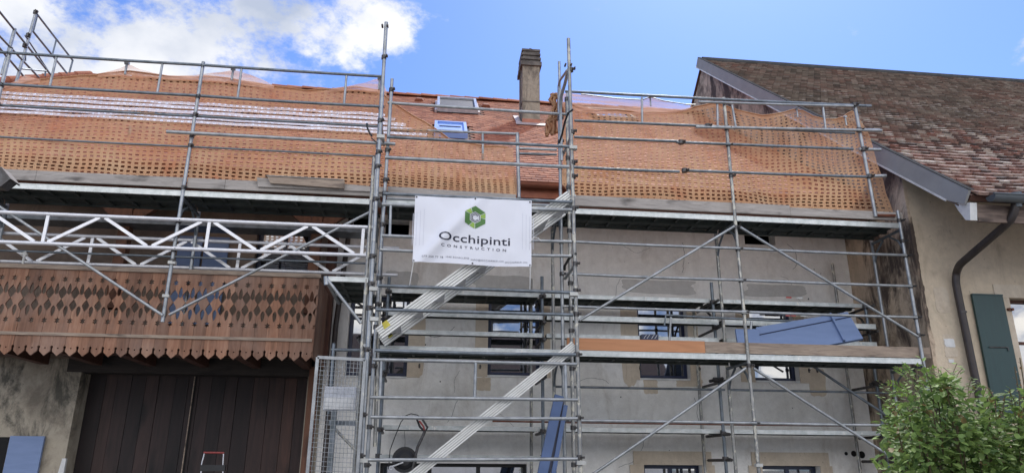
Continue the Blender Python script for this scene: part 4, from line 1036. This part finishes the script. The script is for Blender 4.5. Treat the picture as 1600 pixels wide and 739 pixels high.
girder('front white lattice girder across the balcony, nearer and higher of the pair', -8.0, at(585,357,-.06).x, -.06, 5.15, 4.755, at(567,375,-.06).x, 0)
girder('rear white lattice girder across the balcony, with yellowish pipe ends', -8.0, at(624,388,.79).x, .79, 5.125, 4.72, at(374,400,.79).x, 0)
mb = MB()
for z in (5.125, 4.72): mb.tube((at(606,388,.79).x, .79, z), (at(625,388,.79).x, .79, z), .0265, 12)
# ------------------------------------------------------------ roof guard at the far left
g = thing('roof_guard', 'thin railing frames against the clouds at the far left of the roof', 'scaffold', (-6.6, .9, 5.6))
GX = -6.62
def gl(a, b_, r=.017, nm='guard_rail', m_='galv_dark'): return MB().tube(atX(*a, GX), atX(*b_, GX), r, 10).build(nm, m_, g)
gl((52,31),(110,104)); gl((47,59),(101,124)); gl((-20,12),(76,127)); gl((-12,60),(57,131)); gl((-10,80),(38,135)); gl((35,66),(76,127), .012)
gl((52,29),(22,140), .024, 'post', 'galv'); gl((19,56),(0,128), .026, 'post', 'galv'); gl((54,34),(48,59), .013, 'guard_upright'); gl((84,72),(78,96), .013, 'guard_upright'); gl((110,104),(105,123), .016, 'guard_upright')
gl((30,118),(68,121), .016); gl((68,121),(67,129), .014, 'guard_upright'); gl((36,80),(36,106), .013, 'guard_upright')
mb = MB()
for px, py in ((51,30),(40,66),(35,82),(12,88)): clampat(mb, atX(px,py,GX), .035)
mb.build('coupler', 'clamp', g)

# ------------------------------------------------------------ nets
def interp(pts, x):
    if x <= pts[0][0]: return pts[0][1]
    for (a, b_), (c_, d_) in zip(pts, pts[1:]):
        if x <= c_:
            u = (x-a)/(c_-a); u = u*u*(3-2*u)*.35+u*.65; return b_+(d_-b_)*u
    return pts[-1][1]
def net(name_label, top, bottom, xl, xr, sheer_to, cell=(.086, .058), fold=None):
    """top/bottom: polylines in photo pixels; the cloth hangs in the plane just behind the rails"""
    T = [at(*p, .1) for p in top]; Bm = [at(*p, .1) for p in bottom]
    T = [(p.x, p.z) for p in T]; Bm = [(p.x, p.z) for p in Bm]
    nm = thing('safety_net', name_label, 'net', ((xl+xr)/2, .1, 5.7))
    cols = int((xr-xl)/cell[0]); rows = 30
    def pt(u, v):
        x = xl+(xr-xl)*u; zt = interp(T, x)+.02*noise.noise((x*4, 1, 1)); zb = interp(Bm, x); z = zb+(zt-zb)*v
        bulge = .16*math.exp(-((v-.12)/.13)**2)
        y = .10-.05*math.sin(math.pi*v)+.09*bulge+.06*noise.noise((x*1.3, z*1.1, 2))+.028*noise.noise((x*4+z*2, z*2.5, 7))
        zz = z+.045*noise.noise((x*1.1, z*2.4, 9)); xx = x+.06*noise.noise((x*.9, z*1.8, 4))+.04*(v-.5)*noise.noise((x*.6, 0, 1))
        if fold: xx, y, zz = fold(xx, y, zz, u, v)
        return Vector((xx, y, zz))
    mb = MB(); grid = [[pt(i/cols, j/rows) for i in range(cols+1)] for j in range(rows+1)]
    idx = [[None]*(cols+1) for _ in range(rows+1)]
    for j in range(rows+1):
        for i in range(cols+1): idx[j][i] = len(mb.v); mb.v.append(tuple(grid[j][i]))
    rr = random.Random(3)
    def op(v, x): return .88-.27*max(0, min(1, (v-.30)/.15))+.28*max(0, (v-.93)/.07)-(.22*math.exp(-((v-.62)/.12)**4) if x < -.4 else 0)
    for j in range(rows):
        v = j/rows
        for i in range(cols):
            a, b_, c_, d_ = grid[j][i], grid[j][i+1], grid[j+1][i+1], grid[j+1][i]
            hw = .24+.03*noise.noise((i*.3, j*.3, 1)); hh = .24
            hw += .035*math.exp(-((v-.12)/.12)**2); 
            if i in (0, cols-1) or j in (0, rows-1): hw = hh = .12
            if v > .45: hw -= .04; hh -= .04
            off = (.18 if j % 2 else -.0)
            def bi(s_, t_): return a*(1-s_)*(1-t_)+b_*s_*(1-t_)+c_*s_*t_+d_*(1-s_)*t_
            s0, s1, t0, t1 = .5-hw-.06+off*.4, .5+hw-.06+off*.4, .5-hh, .5+hh
            o = len(mb.v); mb.v += [tuple(bi(s0, t0)), tuple(bi(s1, t0)), tuple(bi(s1, t1)), tuple(bi(s0, t1))]
            A, B_, C_, D_ = idx[j][i], idx[j][i+1], idx[j+1][i+1], idx[j+1][i]
            for f in ((A, B_, o+1, o), (B_, C_, o+2, o+1), (C_, D_, o+3, o+2), (D_, A, o, o+3)): mb.f.append(f); mb.sm.append(True); mb.rnd.append((max(0, min(1, op(v, grid[j][i].x))), 0, 0))
    mb.build('net_cloth', 'net', nm)
    if sheer_to:                            # upper edge of thinner stretched cloth
        for seg in sheer_to:
            S = [at(*p, .06) for p in seg]; mb = MB(); n = 40
            SP = [(p.x, p.z) for p in S]
            for i in range(n+1):
                x = SP[0][0]+(SP[-1][0]-SP[0][0])*i/n; z1 = interp(SP, x); z0 = min(interp(T, x)-.06, z1)
                for k in range(4): mb.v.append((x, .07+.02*noise.noise((x*3, k, 0)), z0+(z1-z0)*k/3))
            for i in range(n):
                for k in range(3): mb.f.append((i*4+k, (i+1)*4+k, (i+1)*4+k+1, i*4+k+1)); mb.sm.append(True); mb.rnd.append(None)
            mb.build('net_edge', 'net_sheer', nm)
    # hem cord and ties
    mb = MB(); mb.path([pt(i/cols, 1)+Vector((0,-.012,0)) for i in range(0, cols+1, 2)], .011, 6); mb.rnd = [(.95, 0, 0)]*len(mb.f); mb.build('hem_cord', 'net', nm)
    return nm, T
topL = [(-70,172), (0,149), (60,136), (125,126), (200,122), (264,127), (345,130), (420,140), (470,147), (560,140), (597,146), (612,165), (665,196), (701,219), (754,229), (803,232)]
botL = [(-60,276), (0,278), (290,292), (420,298), (600,300), (803,308)]
shL = [[(0,146), (20,137), (35,128), (60,134)], [(150,124), (170,119), (185,114), (197,108), (215,116), (240,122), (264,126), (300,124), (335,119), (361,115), (385,121), (405,129), (425,139)],
       [(500,146), (535,139), (560,133), (590,125), (596,132), (601,146)]]
nL, _ = net('wide orange safety net on the left, ending in a slanting edge near the skylights', topL, botL, -6.3, at(803,300,.1).x, shL)
topR = [(868,150), (880,166), (930,172), (985,172), (1035,172), (1060,168), (1079,162), (1120,155), (1155,168), (1189,177), (1213,174), (1241,164), (1262,175), (1291,183), (1320,176), (1345,166)]
botR = [(868,300), (905,306), (1140,316), (1400,327)]
def foldR(x, y, z, u, v):           # left edge gathered, right edge leaning out towards the neighbour's wall
    if u < .05: x += (.05-u)*3*noise.noise((z*2.5, 0, 4)); y += .06*noise.noise((z*6, u*40, 1))
    if u > .9: k = (u-.9)/.1; x += -.20*k*v+.10*k*(1-v)
    return x, y, z
shR = [[(872,150), (880,144), (895,145), (910,147), (968,153), (1000,153), (1013,149), (1030,154), (1060,160), (1079,160)]]
nR, _ = net('orange safety net over the right bays, pale where it crosses the gable', topR, botR, at(878,300,.1).x, at(1383,320,.1).x, shR, fold=foldR)
mb = MB()
for px, py in ((195,107),(361,114),(590,126)): 
    p = at(px, py, .03); mb.tube(p+Vector((0,0,-.18)), p, .016, 8); mb.tube(p+Vector((-.03,0,0)), p+Vector((.03,0,0)), .026, 8)
mb.build('net_tie', 'galv', nL)
mb = MB()
for px, py in ((1013,149),(1242,164),(1318,176)):
    p = at(px, py, .03); mb.tube(p+Vector((0,0,-.15)), p, .012, 8); mb.tube(p+Vector((0,-.02,0)), p+Vector((0,.02,0)), .022, 8)
mb.path([at(905,146,.05), at(960,152,.05), at(1000,154,.05), at(1013,149,.05), at(1035,155,.05), at(1070,160,.05), at(1084,160,.05)], .009, 6)
mb.build('net_tie', 'galv', nR)

# bunched net at tower post
mb = MB(); rr = random.Random(14)
for k in range(9):
    pts = []; x0 = 866+rr.uniform(-7, 8)
    for j in range(8): pts.append(at(x0+rr.uniform(-5, 5)-(6 if j > 4 else 0), 146+j*(8+rr.uniform(0,1.5)), .12+rr.uniform(-.05, .05)))
    mb.path(pts, rr.uniform(.018, .03), 6)
mb.rnd = [(.95, 0, 0)]*len(mb.f); mb.build('net_bunch', 'net', nR)

# ------------------------------------------------------------ banner
BYp = -.83
c00, c10, c11, c01 = at(645,412,BYp), at(831,416,BYp), at(830,313,BYp), at(648,308,BYp)
def bpos(u, v, off=0):
    p = c00*(1-u)*(1-v)+c10*u*(1-v)+c11*u*v+c01*(1-u)*v
    sag = -.02*math.sin(math.pi*u)*v*(1 if True else 0)+.018*math.sin(2*math.pi*u)*(1-v)
    # diagonal pull fold from upper middle to lower left, plus soft waves
    d = (v-(.02+1.0*u*1.95))*.48
    fold = .050*math.exp(-((d+.06)/.07)**2)*math.exp(-((u-.25)/.35)**2)
    y = -fold+.014*noise.noise((u*5, v*2.4, 0))+.005*noise.noise((u*14, v*5, 5))+.03*math.sin(u*math.pi)*(.5-v)
    return Vector((p.x, BYp+y-off, p.z+sag*.5))
bn = thing('company_banner', 'white printed banner with green hexagon logo tied across the stair tower', 'banner', (c00.x, BYp, c00.z))
mb = MB(); NU_, NV = 72, 42
for j in range(NV+1):
    for i in range(NU_+1): mb.v.append(tuple(bpos(i/NU_, j/NV)))
for j in range(NV):
    for i in range(NU_): a = j*(NU_+1)+i; mb.f.append((a, a+1, a+NU_+2, a+NU_+1)); mb.sm.append(True); mb.rnd.append(None)
sheet = mb.build('banner_sheet', 'banner', bn)
BW, BH = (c10-c00).length, (c01-c00).length
def subdivide_map(polys, mat, name, off):        # 2-D polygons (u, v in metres on the sheet) laid on the sheet
    bm = bmesh.new()
    for poly in polys:
        vs = [bm.verts.new((x, y, 0)) for x, y in poly]; bm.faces.new(vs)
    bmesh.ops.triangulate(bm, faces=bm.faces[:])
    me = bpy.data.meshes.new(name); bm.to_mesh(me); bm.free(); drape(me, off); me.materials.append(M[mat])
    o = bpy.data.objects.new(name, me); C.objects.link(o); o.parent = sheet; return o
def drape(me, off):
    bm = bmesh.new(); bm.from_mesh(me)
    for _ in range(3):
        es = [e for e in bm.edges if e.calc_length() > .035]
        if not es: break
        bmesh.ops.subdivide_edges(bm, edges=es, cuts=1); bmesh.ops.triangulate(bm, faces=bm.faces[:])
    for v in bm.verts: v.co = bpos(v.co.x/BW, v.co.y/BH, off)
    bm.to_mesh(me); bm.free()
def text(s_, cx, cy, size, mat, name, sx=1.0, space=1.0, bold=0, rot=0, curve=0):
    cu = bpy.data.curves.new(name, 'FONT'); cu.body = s_; cu.size = size; cu.align_x = 'CENTER'; cu.align_y = 'CENTER'; cu.space_character = space; cu.offset = bold; cu.resolution_u = 3
    o = bpy.data.objects.new(name, cu); C.objects.link(o); dg = bpy.context.evaluated_depsgraph_get(); me = bpy.data.meshes.new_from_object(o.evaluated_get(dg)); bpy.data.objects.remove(o)
    for v in me.vertices:
        x = v.co.x*sx; y = v.co.y; v.co = (cx+x, cy+y+rot*x+curve*x*x, 0)
    drape(me, .004); me.materials.clear(); me.materials.append(M[mat])
    o = bpy.data.objects.new(name, me); C.objects.link(o); o.parent = sheet; return o
S_ = BW/183.0                                         # metres per photo pixel on the sheet
def bu(px, py): return ((px-646)*S_, (414-py)*S_*1.03)
tx, ty = bu(740, 375); text('Occhipinti', tx, ty, .150, 'ink', 'name_lettering', 1.42, 1.02, .0012, -.03)
tx, ty = bu(739, 388); text('CONSTRUCTION', tx, ty-.002, .048, 'ink', 'lettering', 1.30, 1.95, .0004, -.03)
for s_, px, py, sz_ in (('079 250 77 78', 676, 405.5, .034), ('1040 ECHALLENS', 714, 404.5, .030), ('INFO@OCCHIPINTI.CH', 760, 406.5, .030), ('OCCHIPINTI.CH', 805, 408, .030)):
    tx, ty = bu(px, py); text(s_, tx, ty, sz_, 'ink_grey', 'small_lettering', 1.15, 1.15)
cx, cy = bu(740, 340); RH = 18.2*S_
def hx(k, r=1.0): a = math.radians(90-60*k); return (cx+RH*r*math.cos(a)*1.02, cy+RH*r*math.sin(a))
def lp(p, q, u): return (p[0]+(q[0]-p[0])*u, p[1]+(q[1]-p[1])*u)
# three bent bands: each a dark blade and a light blade
dark_, light_ = [], []
for k in (0, 2, 4):
    A0, A1, A2 = hx(k), hx(k+1), hx(k+2); i0, i1, i2 = hx(k, .50), hx(k+1, .50), hx(k+2, .50)
    Am = hx(k-1); im = hx(k-1, .52); i0, i1, i2 = hx(k, .52), hx(k+1, .52), hx(k+2, .52)
    dark_.append([lp(Am, A0, .60), A0, lp(A0, A1, .985), lp(i0, i1, .985), i0, lp(im, i0, .52)])
    light_.append([lp(A1, A2, .05), lp(A1, A2, .54), lp(i1, i2, .46), lp(i1, i2, .07)])
subdivide_map([[p for p in q] for q in dark_], 'logo_dark', 'logo', .004)
subdivide_map([[p for p in q] for q in light_], 'logo_light', 'logo', .004)
ring = []
for r0, r1 in ((.44, .385), (.31, .25)):
    for k in range(6):
        if r0 < .4 and k == 1: continue
        ring.append([hx(k, r0), hx(k+1, r0), hx(k+1, r1), hx(k, r1)])
subdivide_map(ring, 'ink', 'logo', .005)
# faint line pattern printed on both sides
fl = []
for s_ in (-1, 1):
    for k in range(4):
        x0 = BW/2+s_*(.62+.045*k)*1.0; z1 = BH*.80-.02*k
        fl.append([(x0, .22), (x0+.006, .22), (x0+.006, z1), (x0, z1)])
subdivide_map(fl, 'faint', 'faint_lines', .003)
mb = MB()
for u, v in ((.012, .98), (.51, .985), (.985, .975), (.01, .02), (.5, .02), (.988, .02)):
    p = bpos(u, v, .004); mb.tube(p, p+Vector((0,-.004,0)), .011, 12)
mb.build('eyelet', 'clamp', bn)
mb = MB()
mb.path([bpos(.01, .02, .006), at(641,448,TY-.045)], .006, 6); mb.path([bpos(.99, .02, .006), at(829,452,TY-.045)], .006, 6)
mb.path([bpos(.985, .35, 0), at(834,371,BYp), at(840,371,BYp), at(846,376,BYp)], .007, 6)
mb.build('tie_cord', 'cord', bn)

# ------------------------------------------------------------ loose things
o = MB()
p = at(414,291,-.03); q = at(537,298,-.03)
b1 = thing('loose_plank', 'short loose plank lying on top of the toe board at the left', 'plank', (p.x, -.05, p.z))
mb = MB(); mb.prism([at(416,281,-.06), at(537,286,-.06), at(537,298,-.06), at(421,291,-.06)], (0, .035, 0)); mb.build('board', 'plank_brown', b1)
mb = MB(); mb.prism([at(416,280,-.06), at(537,285,-.06), at(530,287,.25), at(412,282,.25)], (0, 0, .012)); mb.build('board_top', 'plank', b1)
b2 = MB().prism([at(400,283,-.01), at(540,291,-.01), at(600,296,-.01), at(600,303,-.01), at(402,297,-.01)], (0, .025, 0)).build('loose_plank', 'plank')
b2['label'] = 'long grey board leaning against the left toe board under the short plank'; b2['category'] = 'plank'
for o_ in (b1, b2): o_['group'] = 'loose planks on the top deck'
# blue shutters lying on middle deck
def board(label, corners, Y0, Y1, th=.04, groove=True, grp='blue shutters stored on the middle deck'):
    P_ = [at(*c_, Y0 if i in (2, 3) else Y1) for i, c_ in enumerate(corners)]
    b_ = thing('loose_shutter', label, 'shutter', tuple(P_[3]), grp)
    nrm = (P_[1]-P_[0]).cross(P_[3]-P_[0]).normalized(); nrm = nrm if nrm.y > 0 else -nrm
    MB().prism(P_, nrm*th).build('panel', 'blue_shutter', b_)
    if groove:
        u, v = P_[1]-P_[0], P_[3]-P_[0]
        mb = MB()
        a = P_[0]+v*.28+u*.0; c_ = P_[1]+(P_[2]-P_[1])*.20
        mb.bar(a-nrm*.006, c_-nrm*.006, .012, .012, tuple(nrm)); mb.build('groove', 'navy', b_)
        mb = MB(); a = P_[0]+u*.80; c_ = P_[3]+(P_[2]-P_[3])*.80; mb.bar(a-nrm*.014, c_-nrm*.014, .03, .06, tuple(nrm)); mb.build('batten', 'blue_shutter', b_)
    return b_
board('large blue wooden shutter lying tilted on the middle deck', [(1183,506),(1326,480),(1351,521),(1196,552)], .22, .52)
board('smaller blue shutter lying flat at the left end of the large one', [(1151,509),(1187,509),(1194,548),(1158,548)], .24, .45, .035, False)
# small blue-white bag on deck
bg_ = MB(); p = at(1005,519,.1); q = at(1031,528,.1)
bg_.prism([p, at(1031,519,.1), q, at(1006,528,.1)], (0,.12,0)); o = bg_.build('paper_bag', 'navy'); o['label'] = 'small blue and white pack standing behind the orange toe board'; o['category'] = 'package'
mb = MB(); [mb.bar(at(x,526,.098), at(x+4,520,.098), .004, .012, (0,1,0)) for x in (1008, 1013, 1020, 1025)]; mb.build('printed_mark', 'white', o)
# blue metal beam leaning in the tower
bb = thing('blue_beam', 'long blue metal channel leaning upright inside the stair tower', 'beam', tuple(at(850,739,-.25)))
mb = MB()
mb.bar(at(848,760,-.35), at(877,617,-.2), .12, .05, (0,1,0)); mb.build('flange', 'blue_beam', bb)
mb = MB(); mb.bar(at(866,760,-.32), at(887,632,-.17), .055, .05, (0,1,0)); mb.build('web', 'blue_beam', bb)
mb = MB(); mb.bar(at(857,760,-.30), at(882,626,-.15), .06, .03, (0,1,0)); mb.build('shadow_gap', 'navy', bb)  # navy bar painted in as the shade of the gap
# wire mesh gate panel
gp = thing('mesh_panel', 'galvanised wire mesh panel on the left side of the stair tower', 'gate', tuple(at(500,562,-.82)))
GY = -.82
P0, P1, P2, P3 = at(499,562,GY), at(573,565,GY), at(565,745,GY), at(487,745,GY)
P2 = P1+Vector((P2.x-P1.x, 0, -1.9)); P3 = P0+Vector((P3.x-P0.x, 0, -1.9)); P2.x = P1.x; P3.x = P0.x
mb = MB()
for a, b_ in ((P0,P1),(P1,P2),(P3,P2),(P0,P3)): mb.bar(a, b_, .035, .035, (0,1,0))
mb.build('frame', 'galv', gp)
mb = MB(); nx_, nz_ = 13, 38
for i in range(1, nx_): a = P0.lerp(P1, i/nx_); b_ = P3.lerp(P2, i/nx_); mb.tube(a, b_, .0028, 5, caps=False)
for i in range(1, nz_): a = P0.lerp(P3, i/nz_); b_ = P1.lerp(P2, i/nz_); mb.tube(a+Vector((0,.004,0)), b_+Vector((0,.004,0)), .0028, 5, caps=False)
mb.build('wire_mesh', 'galv', gp)
# white box behind the mesh
wb = thing('meter_box', 'white box hanging behind the wire mesh panel', 'box', tuple(at(512,640,.4)))
a, b_ = at(511,607,-.3), at(558,644,-.3)
MB().box((a.x, -.3, b_.z), (b_.x, -.18, a.z)).build('case', 'silver', wb); MB().box((a.x+.01, -.32, b_.z+.01), (b_.x-.02, -.3, a.z-.13)).build('lid', 'white', wb)
MB().box((a.x+.1, -.26, .0), (a.x+.16, -.21, b_.z)).build('stand', 'galv_dark', wb)
# drywall sander on the lower landing
ds = thing('wall_sander', 'black long handled wall sander with round head and cable on the tower landing', 'tool', tuple(at(650,735,.0)))
c_ = at(637,720,.0); mb = MB(); n = 20
mb.tube(c_+Vector((0,-.05,0)), c_+Vector((0,.06,0)), .155, 24, .14); mb.tube(c_+Vector((0,-.09,0)), c_+Vector((0,-.05,0)), .07, 16, .12); mb.build('round_head', 'black', ds)
mb = MB(); mb.path([at(648,742,-.06), at(654,712,-.06), at(657,700,-.06), at(668,675,-.06)], .018, 8); mb.build('shaft', 'clamp', ds)
mb = MB(); mb.path([at(668,676,-.06), at(660,668,-.06), at(655,656,-.06), at(663,655,-.06), at(672,669,-.06), at(668,676,-.06)], .014, 8); mb.build('grip', 'black', ds)
mb = MB(); mb.path([at(659,659,-.075), at(666,668,-.075), at(667,673,-.075)], .012, 6); mb.build('trigger', 'red', ds)
mb = MB(); mb.path([at(*q, -.08) for q in ((664,655),(656,650),(646,648),(638,651),(630,662),(621,685),(614,705),(612,735))], .006, 6); mb.build('cable', 'black', ds)
mb = MB(); mb.path([at(635,724,-.12), at(617,731,-.12)], .010, 6); pp = at(616,733,-.12); mb.path([pp+Vector((math.cos(a_)*.022, 0, math.sin(a_)*.022)) for a_ in [k*.7 for k in range(9)]], .006, 6); mb.build('suction_link', 'white', ds)
# folding handle of a trolley in front of the barn door
tr_ = thing('hand_trolley', 'top of a folding trolley with red grip before the barn door', 'trolley', (at(338,725,1.0).x, 1.0, 0))
mb = MB(); mb.tube(at(323,713,1.), at(355,713,1.), .014, 10); mb.build('grip', 'red', tr_)
mb = MB(); mb.tube(at(324,714,1.), at(319,734,1.), .008, 8); mb.tube(at(354,714,1.), at(353,733,1.), .008, 8); mb.tube(at(320,737,1.), at(320,737,1.)-Vector((0,0,1.9)), .01, 8); mb.tube(at(354,737,1.), at(354,737,1.)-Vector((0,0,1.9)), .01, 8); mb.build('handle_tube', 'alu', tr_)
a = at(318,732,.98); b_ = at(356,739,.98); mb = MB(); mb.box((a.x, .98, b_.z-.02), (b_.x, 1.03, a.z)); mb.build('crossbar', 'black', tr_)
mb = MB(); mb.box((a.x+.03, .99, .25), (b_.x-.03, 1.01, .28)); [mb.tube((xx, 1.0, .11), (xx+.04, 1.0, .11), .11, 16) for xx in (a.x-.02, b_.x-.02)]; mb.build('wheel', 'black', tr_)
# lamp inside ground floor window
lm = thing('pendant_lamp', 'small ribbed orange lamp shade behind the wide ground floor window', 'lamp', tuple(at(704,734,WY+.6)))
mb = MB(); c_ = at(704,735,WY+.6); rrn = random.Random(1)
for k in range(14):
    a_ = 2*math.pi*k/14; d0 = Vector((math.cos(a_)*.10, math.sin(a_)*.10, .06)); d1 = Vector((math.cos(a_)*.17, math.sin(a_)*.17, -.10)); mb.bar(c_+d0, c_+d1, .03, .008)
mb.build('lamp_shade', 'plank_orange', lm)
# site lamp whose corner enters at the left edge
lp_ = thing('site_lamp', 'dark corner of a lamp housing at the left edge, before the toe board', 'lamp', tuple(at(-20,290,-3)))
mb = MB(); Q = [at(0,272,-3), at(15,290,-3), at(0,302,-3), at(-40,300,-3), at(-40,262,-3)]; mb.prism(Q, (0,.12,0)); mb.build('housing', 'clamp', lp_)
mb = MB(); mb.prism([at(0,271,-3.02), at(16,290,-3.02), at(13,291,-3.02), at(-2,275,-3.02)], (0,.16,0)); mb.build('rim', 'clamp', lp_)
mb = MB(); p = at(-30,285,-2.94); mb.tube((p.x, p.y, 0), (p.x, p.y, p.z), .03, 10); mb.build('pole', 'clamp', lp_)
# cloth knot on girder
kn = MB(); kn.path([at(36,406,.68), at(40,404,.66), at(38,412,.66), at(36,425,.66), at(33,429,.66)], .016, 8); kn.path([at(34,407,.67), at(43,408,.67)], .022, 8)
o = kn.build('cloth_tie', 'cord'); o['label'] = 'pale knotted cloth strip hanging from the rear girder at the left'; o['category'] = 'cloth'

# ------------------------------------------------------------ across the street, seen mirrored in the panes
oh = thing('street_house', 'house across the street, mirrored in the window panes', 'house', (2, -27, 0))
MB().box((-9, -34, 0), (13, -26, 6.2)).build('wall', 'plaster', oh)
mb = MB(); mb.prism([(-9.6, -25.3, 6.0), (-9.6, -30, 9.6), (-9.6, -34.7, 6.0)], (23.2, 0, 0)); mb.build('roof', 'tile_old', oh)
mb = MB()
for x in range(-7, 13, 3): mb.box((x, -25.98, 3.4), (x+1.1, -25.9, 5.0))
mb.build('window', 'navy', oh)

# ------------------------------------------------------------ shrub
def shrub():
    s_ = thing('rose_shrub', 'leafy green shrub in the lower right corner with reddish shoots', 'shrub', (3.6, -5.0, 0))
    rr = random.Random(77)
    lf = MB(); stems = MB()
    def leaf(mb, p, d, up, L, W, rnd):
        side = d.cross(up).normalized(); nn = side.cross(d).normalized()
        mb.add([p, p+d*L*.35+side*W*.5+nn*L*.05, p+d*L*.7+side*W*.42, p+d*L-nn*L*.06, p+d*L*.7-side*W*.42, p+d*L*.35-side*W*.5+nn*L*.05, p+d*L*.5-nn*W*.10],
               [(0,1,6),(1,2,6),(2,3,6),(3,4,6),(4,5,6),(5,0,6)], True, rnd)
    # outline of the crown's top in photo pixels
    top = [(1385,690), (1393,640), (1400,605), (1425,592), (1450,590), (1490,583), (1525,590), (1550,606), (1580,616), (1600,606), (1640,600), (1760,600)]
    def topz(px):
        for (a, b_), (c_, d_) in zip(top, top[1:]):
            if px <= c_: return b_+(d_-b_)*(px-a)/(c_-a)
        return top[-1][1]
    clumps = []
    for k in range(560):
        Y = rr.uniform(-5.7, -4.3); px = rr.uniform(1402, 1740); py = topz(px)+5+rr.random()**1.05*190
        # thin and broken near the top, with openings where the wall shows
        if noise.noise((px*.022, py*.022, 3)) < -.05-.22*min(1, max(0, (py-650)/90)) and rr.random() < .92: continue
        if py < 625 and rr.random() < .25: continue
        if 1548 < px < 1604 and 612 < py < 690 and rr.random() < .9: continue
        c_ = at(px, py, Y); clumps.append((c_, rr.uniform(.045, .085) if py < 640 else rr.uniform(.06, .12)))
    for c_, r_ in clumps:
        base = Vector((3.6+(c_.x-3.6)*.35, -4.9, .2)); mid = base.lerp(c_, .6)+Vector((rr.uniform(-.06,.06), rr.uniform(-.06,.06), .05))
        stems.path([base, mid, c_], .004, 5)
        tone = rr.uniform(-.18, .18)
        for _ in range(int(r_*520)):
            v = Vector((rr.gauss(0,1), rr.gauss(0,1), rr.gauss(0,.8))); v = v.normalized()*r_*rr.random()**.45*1.25
            d = (v.normalized()*.7+Vector((rr.uniform(-.6,.6), rr.uniform(-.9,.2), rr.uniform(-.6,.3)))).normalized(); up = Vector((rr.uniform(-.4,.4), rr.uniform(-.5,.3), 1)).normalized()
            L = rr.uniform(.030, .062); rn = min(.92, max(0, .45+tone+rr.uniform(-.3,.3)));
            if rr.random() < .035: rn = .99
            leaf(lf, c_+v, d, up, L, L*.62, (rn, 0, 0))
    # loose sprays that break the outline
    for k in range(70):
        px = rr.uniform(1392, 1700); py = topz(px)+rr.uniform(5, 60); Y = rr.uniform(-5.6, -4.6); a = at(px, py, Y)
        dx = rr.uniform(-.09, .09)-(.06 if px < 1420 else 0); b_ = a+Vector((dx, rr.uniform(-.06,.03), rr.uniform(.05, .17))); m_ = a.lerp(b_, .5)+Vector((0,0,.02))
        stems.path([a-Vector((dx*.5,0,.12)), a, m_, b_], .0022, 5); tone = rr.uniform(.3, .95)
        for q in range(9):
            c_ = a.lerp(b_, q/8); sg = 1 if q % 2 else -1
            d = Vector((sg*rr.uniform(.5,1), rr.uniform(-.5,.2), rr.uniform(-.1,.6))).normalized(); L = rr.uniform(.022, .042)
            leaf(lf, c_, d, Vector((rr.uniform(-.3,.3), -.5, 1)).normalized(), L, L*.5, (min(.93, tone+rr.uniform(-.1,.1)), 0, 0))
    # reddish bare shoots
    for px, py, px2, py2 in ((1448,690,1470,620), (1500,680,1492,640), (1560,640,1548,596), (1470,720,1505,705), (1560,690,1566,630), (1590,640,1580,600), (1596,660,1588,562), (1602,640,1596,548), (1560,660,1573,608)):
        a, b_ = at(px,py,-5.5), at(px2,py2,-5.5); stems.path([a, a.lerp(b_, .5)+Vector((.02,0,.01)), b_], .0035, 5)
        for q in range(7):
            c_ = a.lerp(b_, .3+q*.1); d = Vector((rr.uniform(-1,1), rr.uniform(-.5,.3), .5)).normalized(); leaf(lf, c_, d, Vector((0,-.5,1)), .022, .010, (1.0, 0, 0))
    lf.build('foliage', 'leaf', s_); stems.build('stem', 'stem', s_)
    # feathery branch of pinnate leaves
    f_ = thing('locust_sapling', 'light green sapling with feathery leaves beside the shrub and corner post', 'sapling', tuple(at(1425,640,-4.6)))
    lf2 = MB(); st2 = MB(); Y = -4.6; root = at(1430,690,Y); root.z = 0
    fronds = [((1440,700),(1432,600),(1436,563)), ((1432,620),(1420,594),(1393,590)), ((1434,600),(1418,575),(1403,568)), ((1436,600),(1450,575),(1462,566)), ((1430,625),(1405,612),(1386,628)),
              ((1432,640),(1410,625),(1392,640)), ((1440,590),(1470,590),(1492,588)), ((1432,650),(1400,640),(1390,655)), ((1434,612),(1412,600),(1396,607)), ((1436,585),(1424,572),(1416,562)), ((1438,620),(1465,604),(1484,612)), ((1430,640),(1408,655),(1400,672)), ((1436,606),(1446,588),(1452,580))]
    st2.path([root, at(1436,690,Y), at(1433,620,Y), at(1436,570,Y)], .005, 6)
    for fr in fronds:
        ys = Y+rr.uniform(-.2, .2); A = [at(*q, Y if i == 0 else ys) for i, q in enumerate(fr)]
        pts = [A[0].lerp(A[1], u).lerp(A[1].lerp(A[2], u), u) for u in [i/12 for i in range(13)]]; st2.path(pts, .0018, 5)
        for i in range(2, 13):
            d = (pts[i]-pts[i-1]).normalized()
            for sgn in (-1, 1):
                q = (d.cross(Vector((0,1,0)))*sgn*.9+d*.55+Vector((0,rr.uniform(-.3,.3),-.15))).normalized(); L = .034*(1-.4*abs(i-7)/7)
                leaf(lf2, pts[i], q, Vector((rr.uniform(-.3,.3),-.7,.7)), L*1.15, L*.42, (rr.uniform(.1,.9), 0, 0))
        leaf(lf2, pts[-1], d, Vector((0,-.7,.7)), .03, .014, (.6, 0, 0))
    lf2.build('foliage', 'leaf_light', f_); st2.build('stem', 'stem', f_)
shrub()
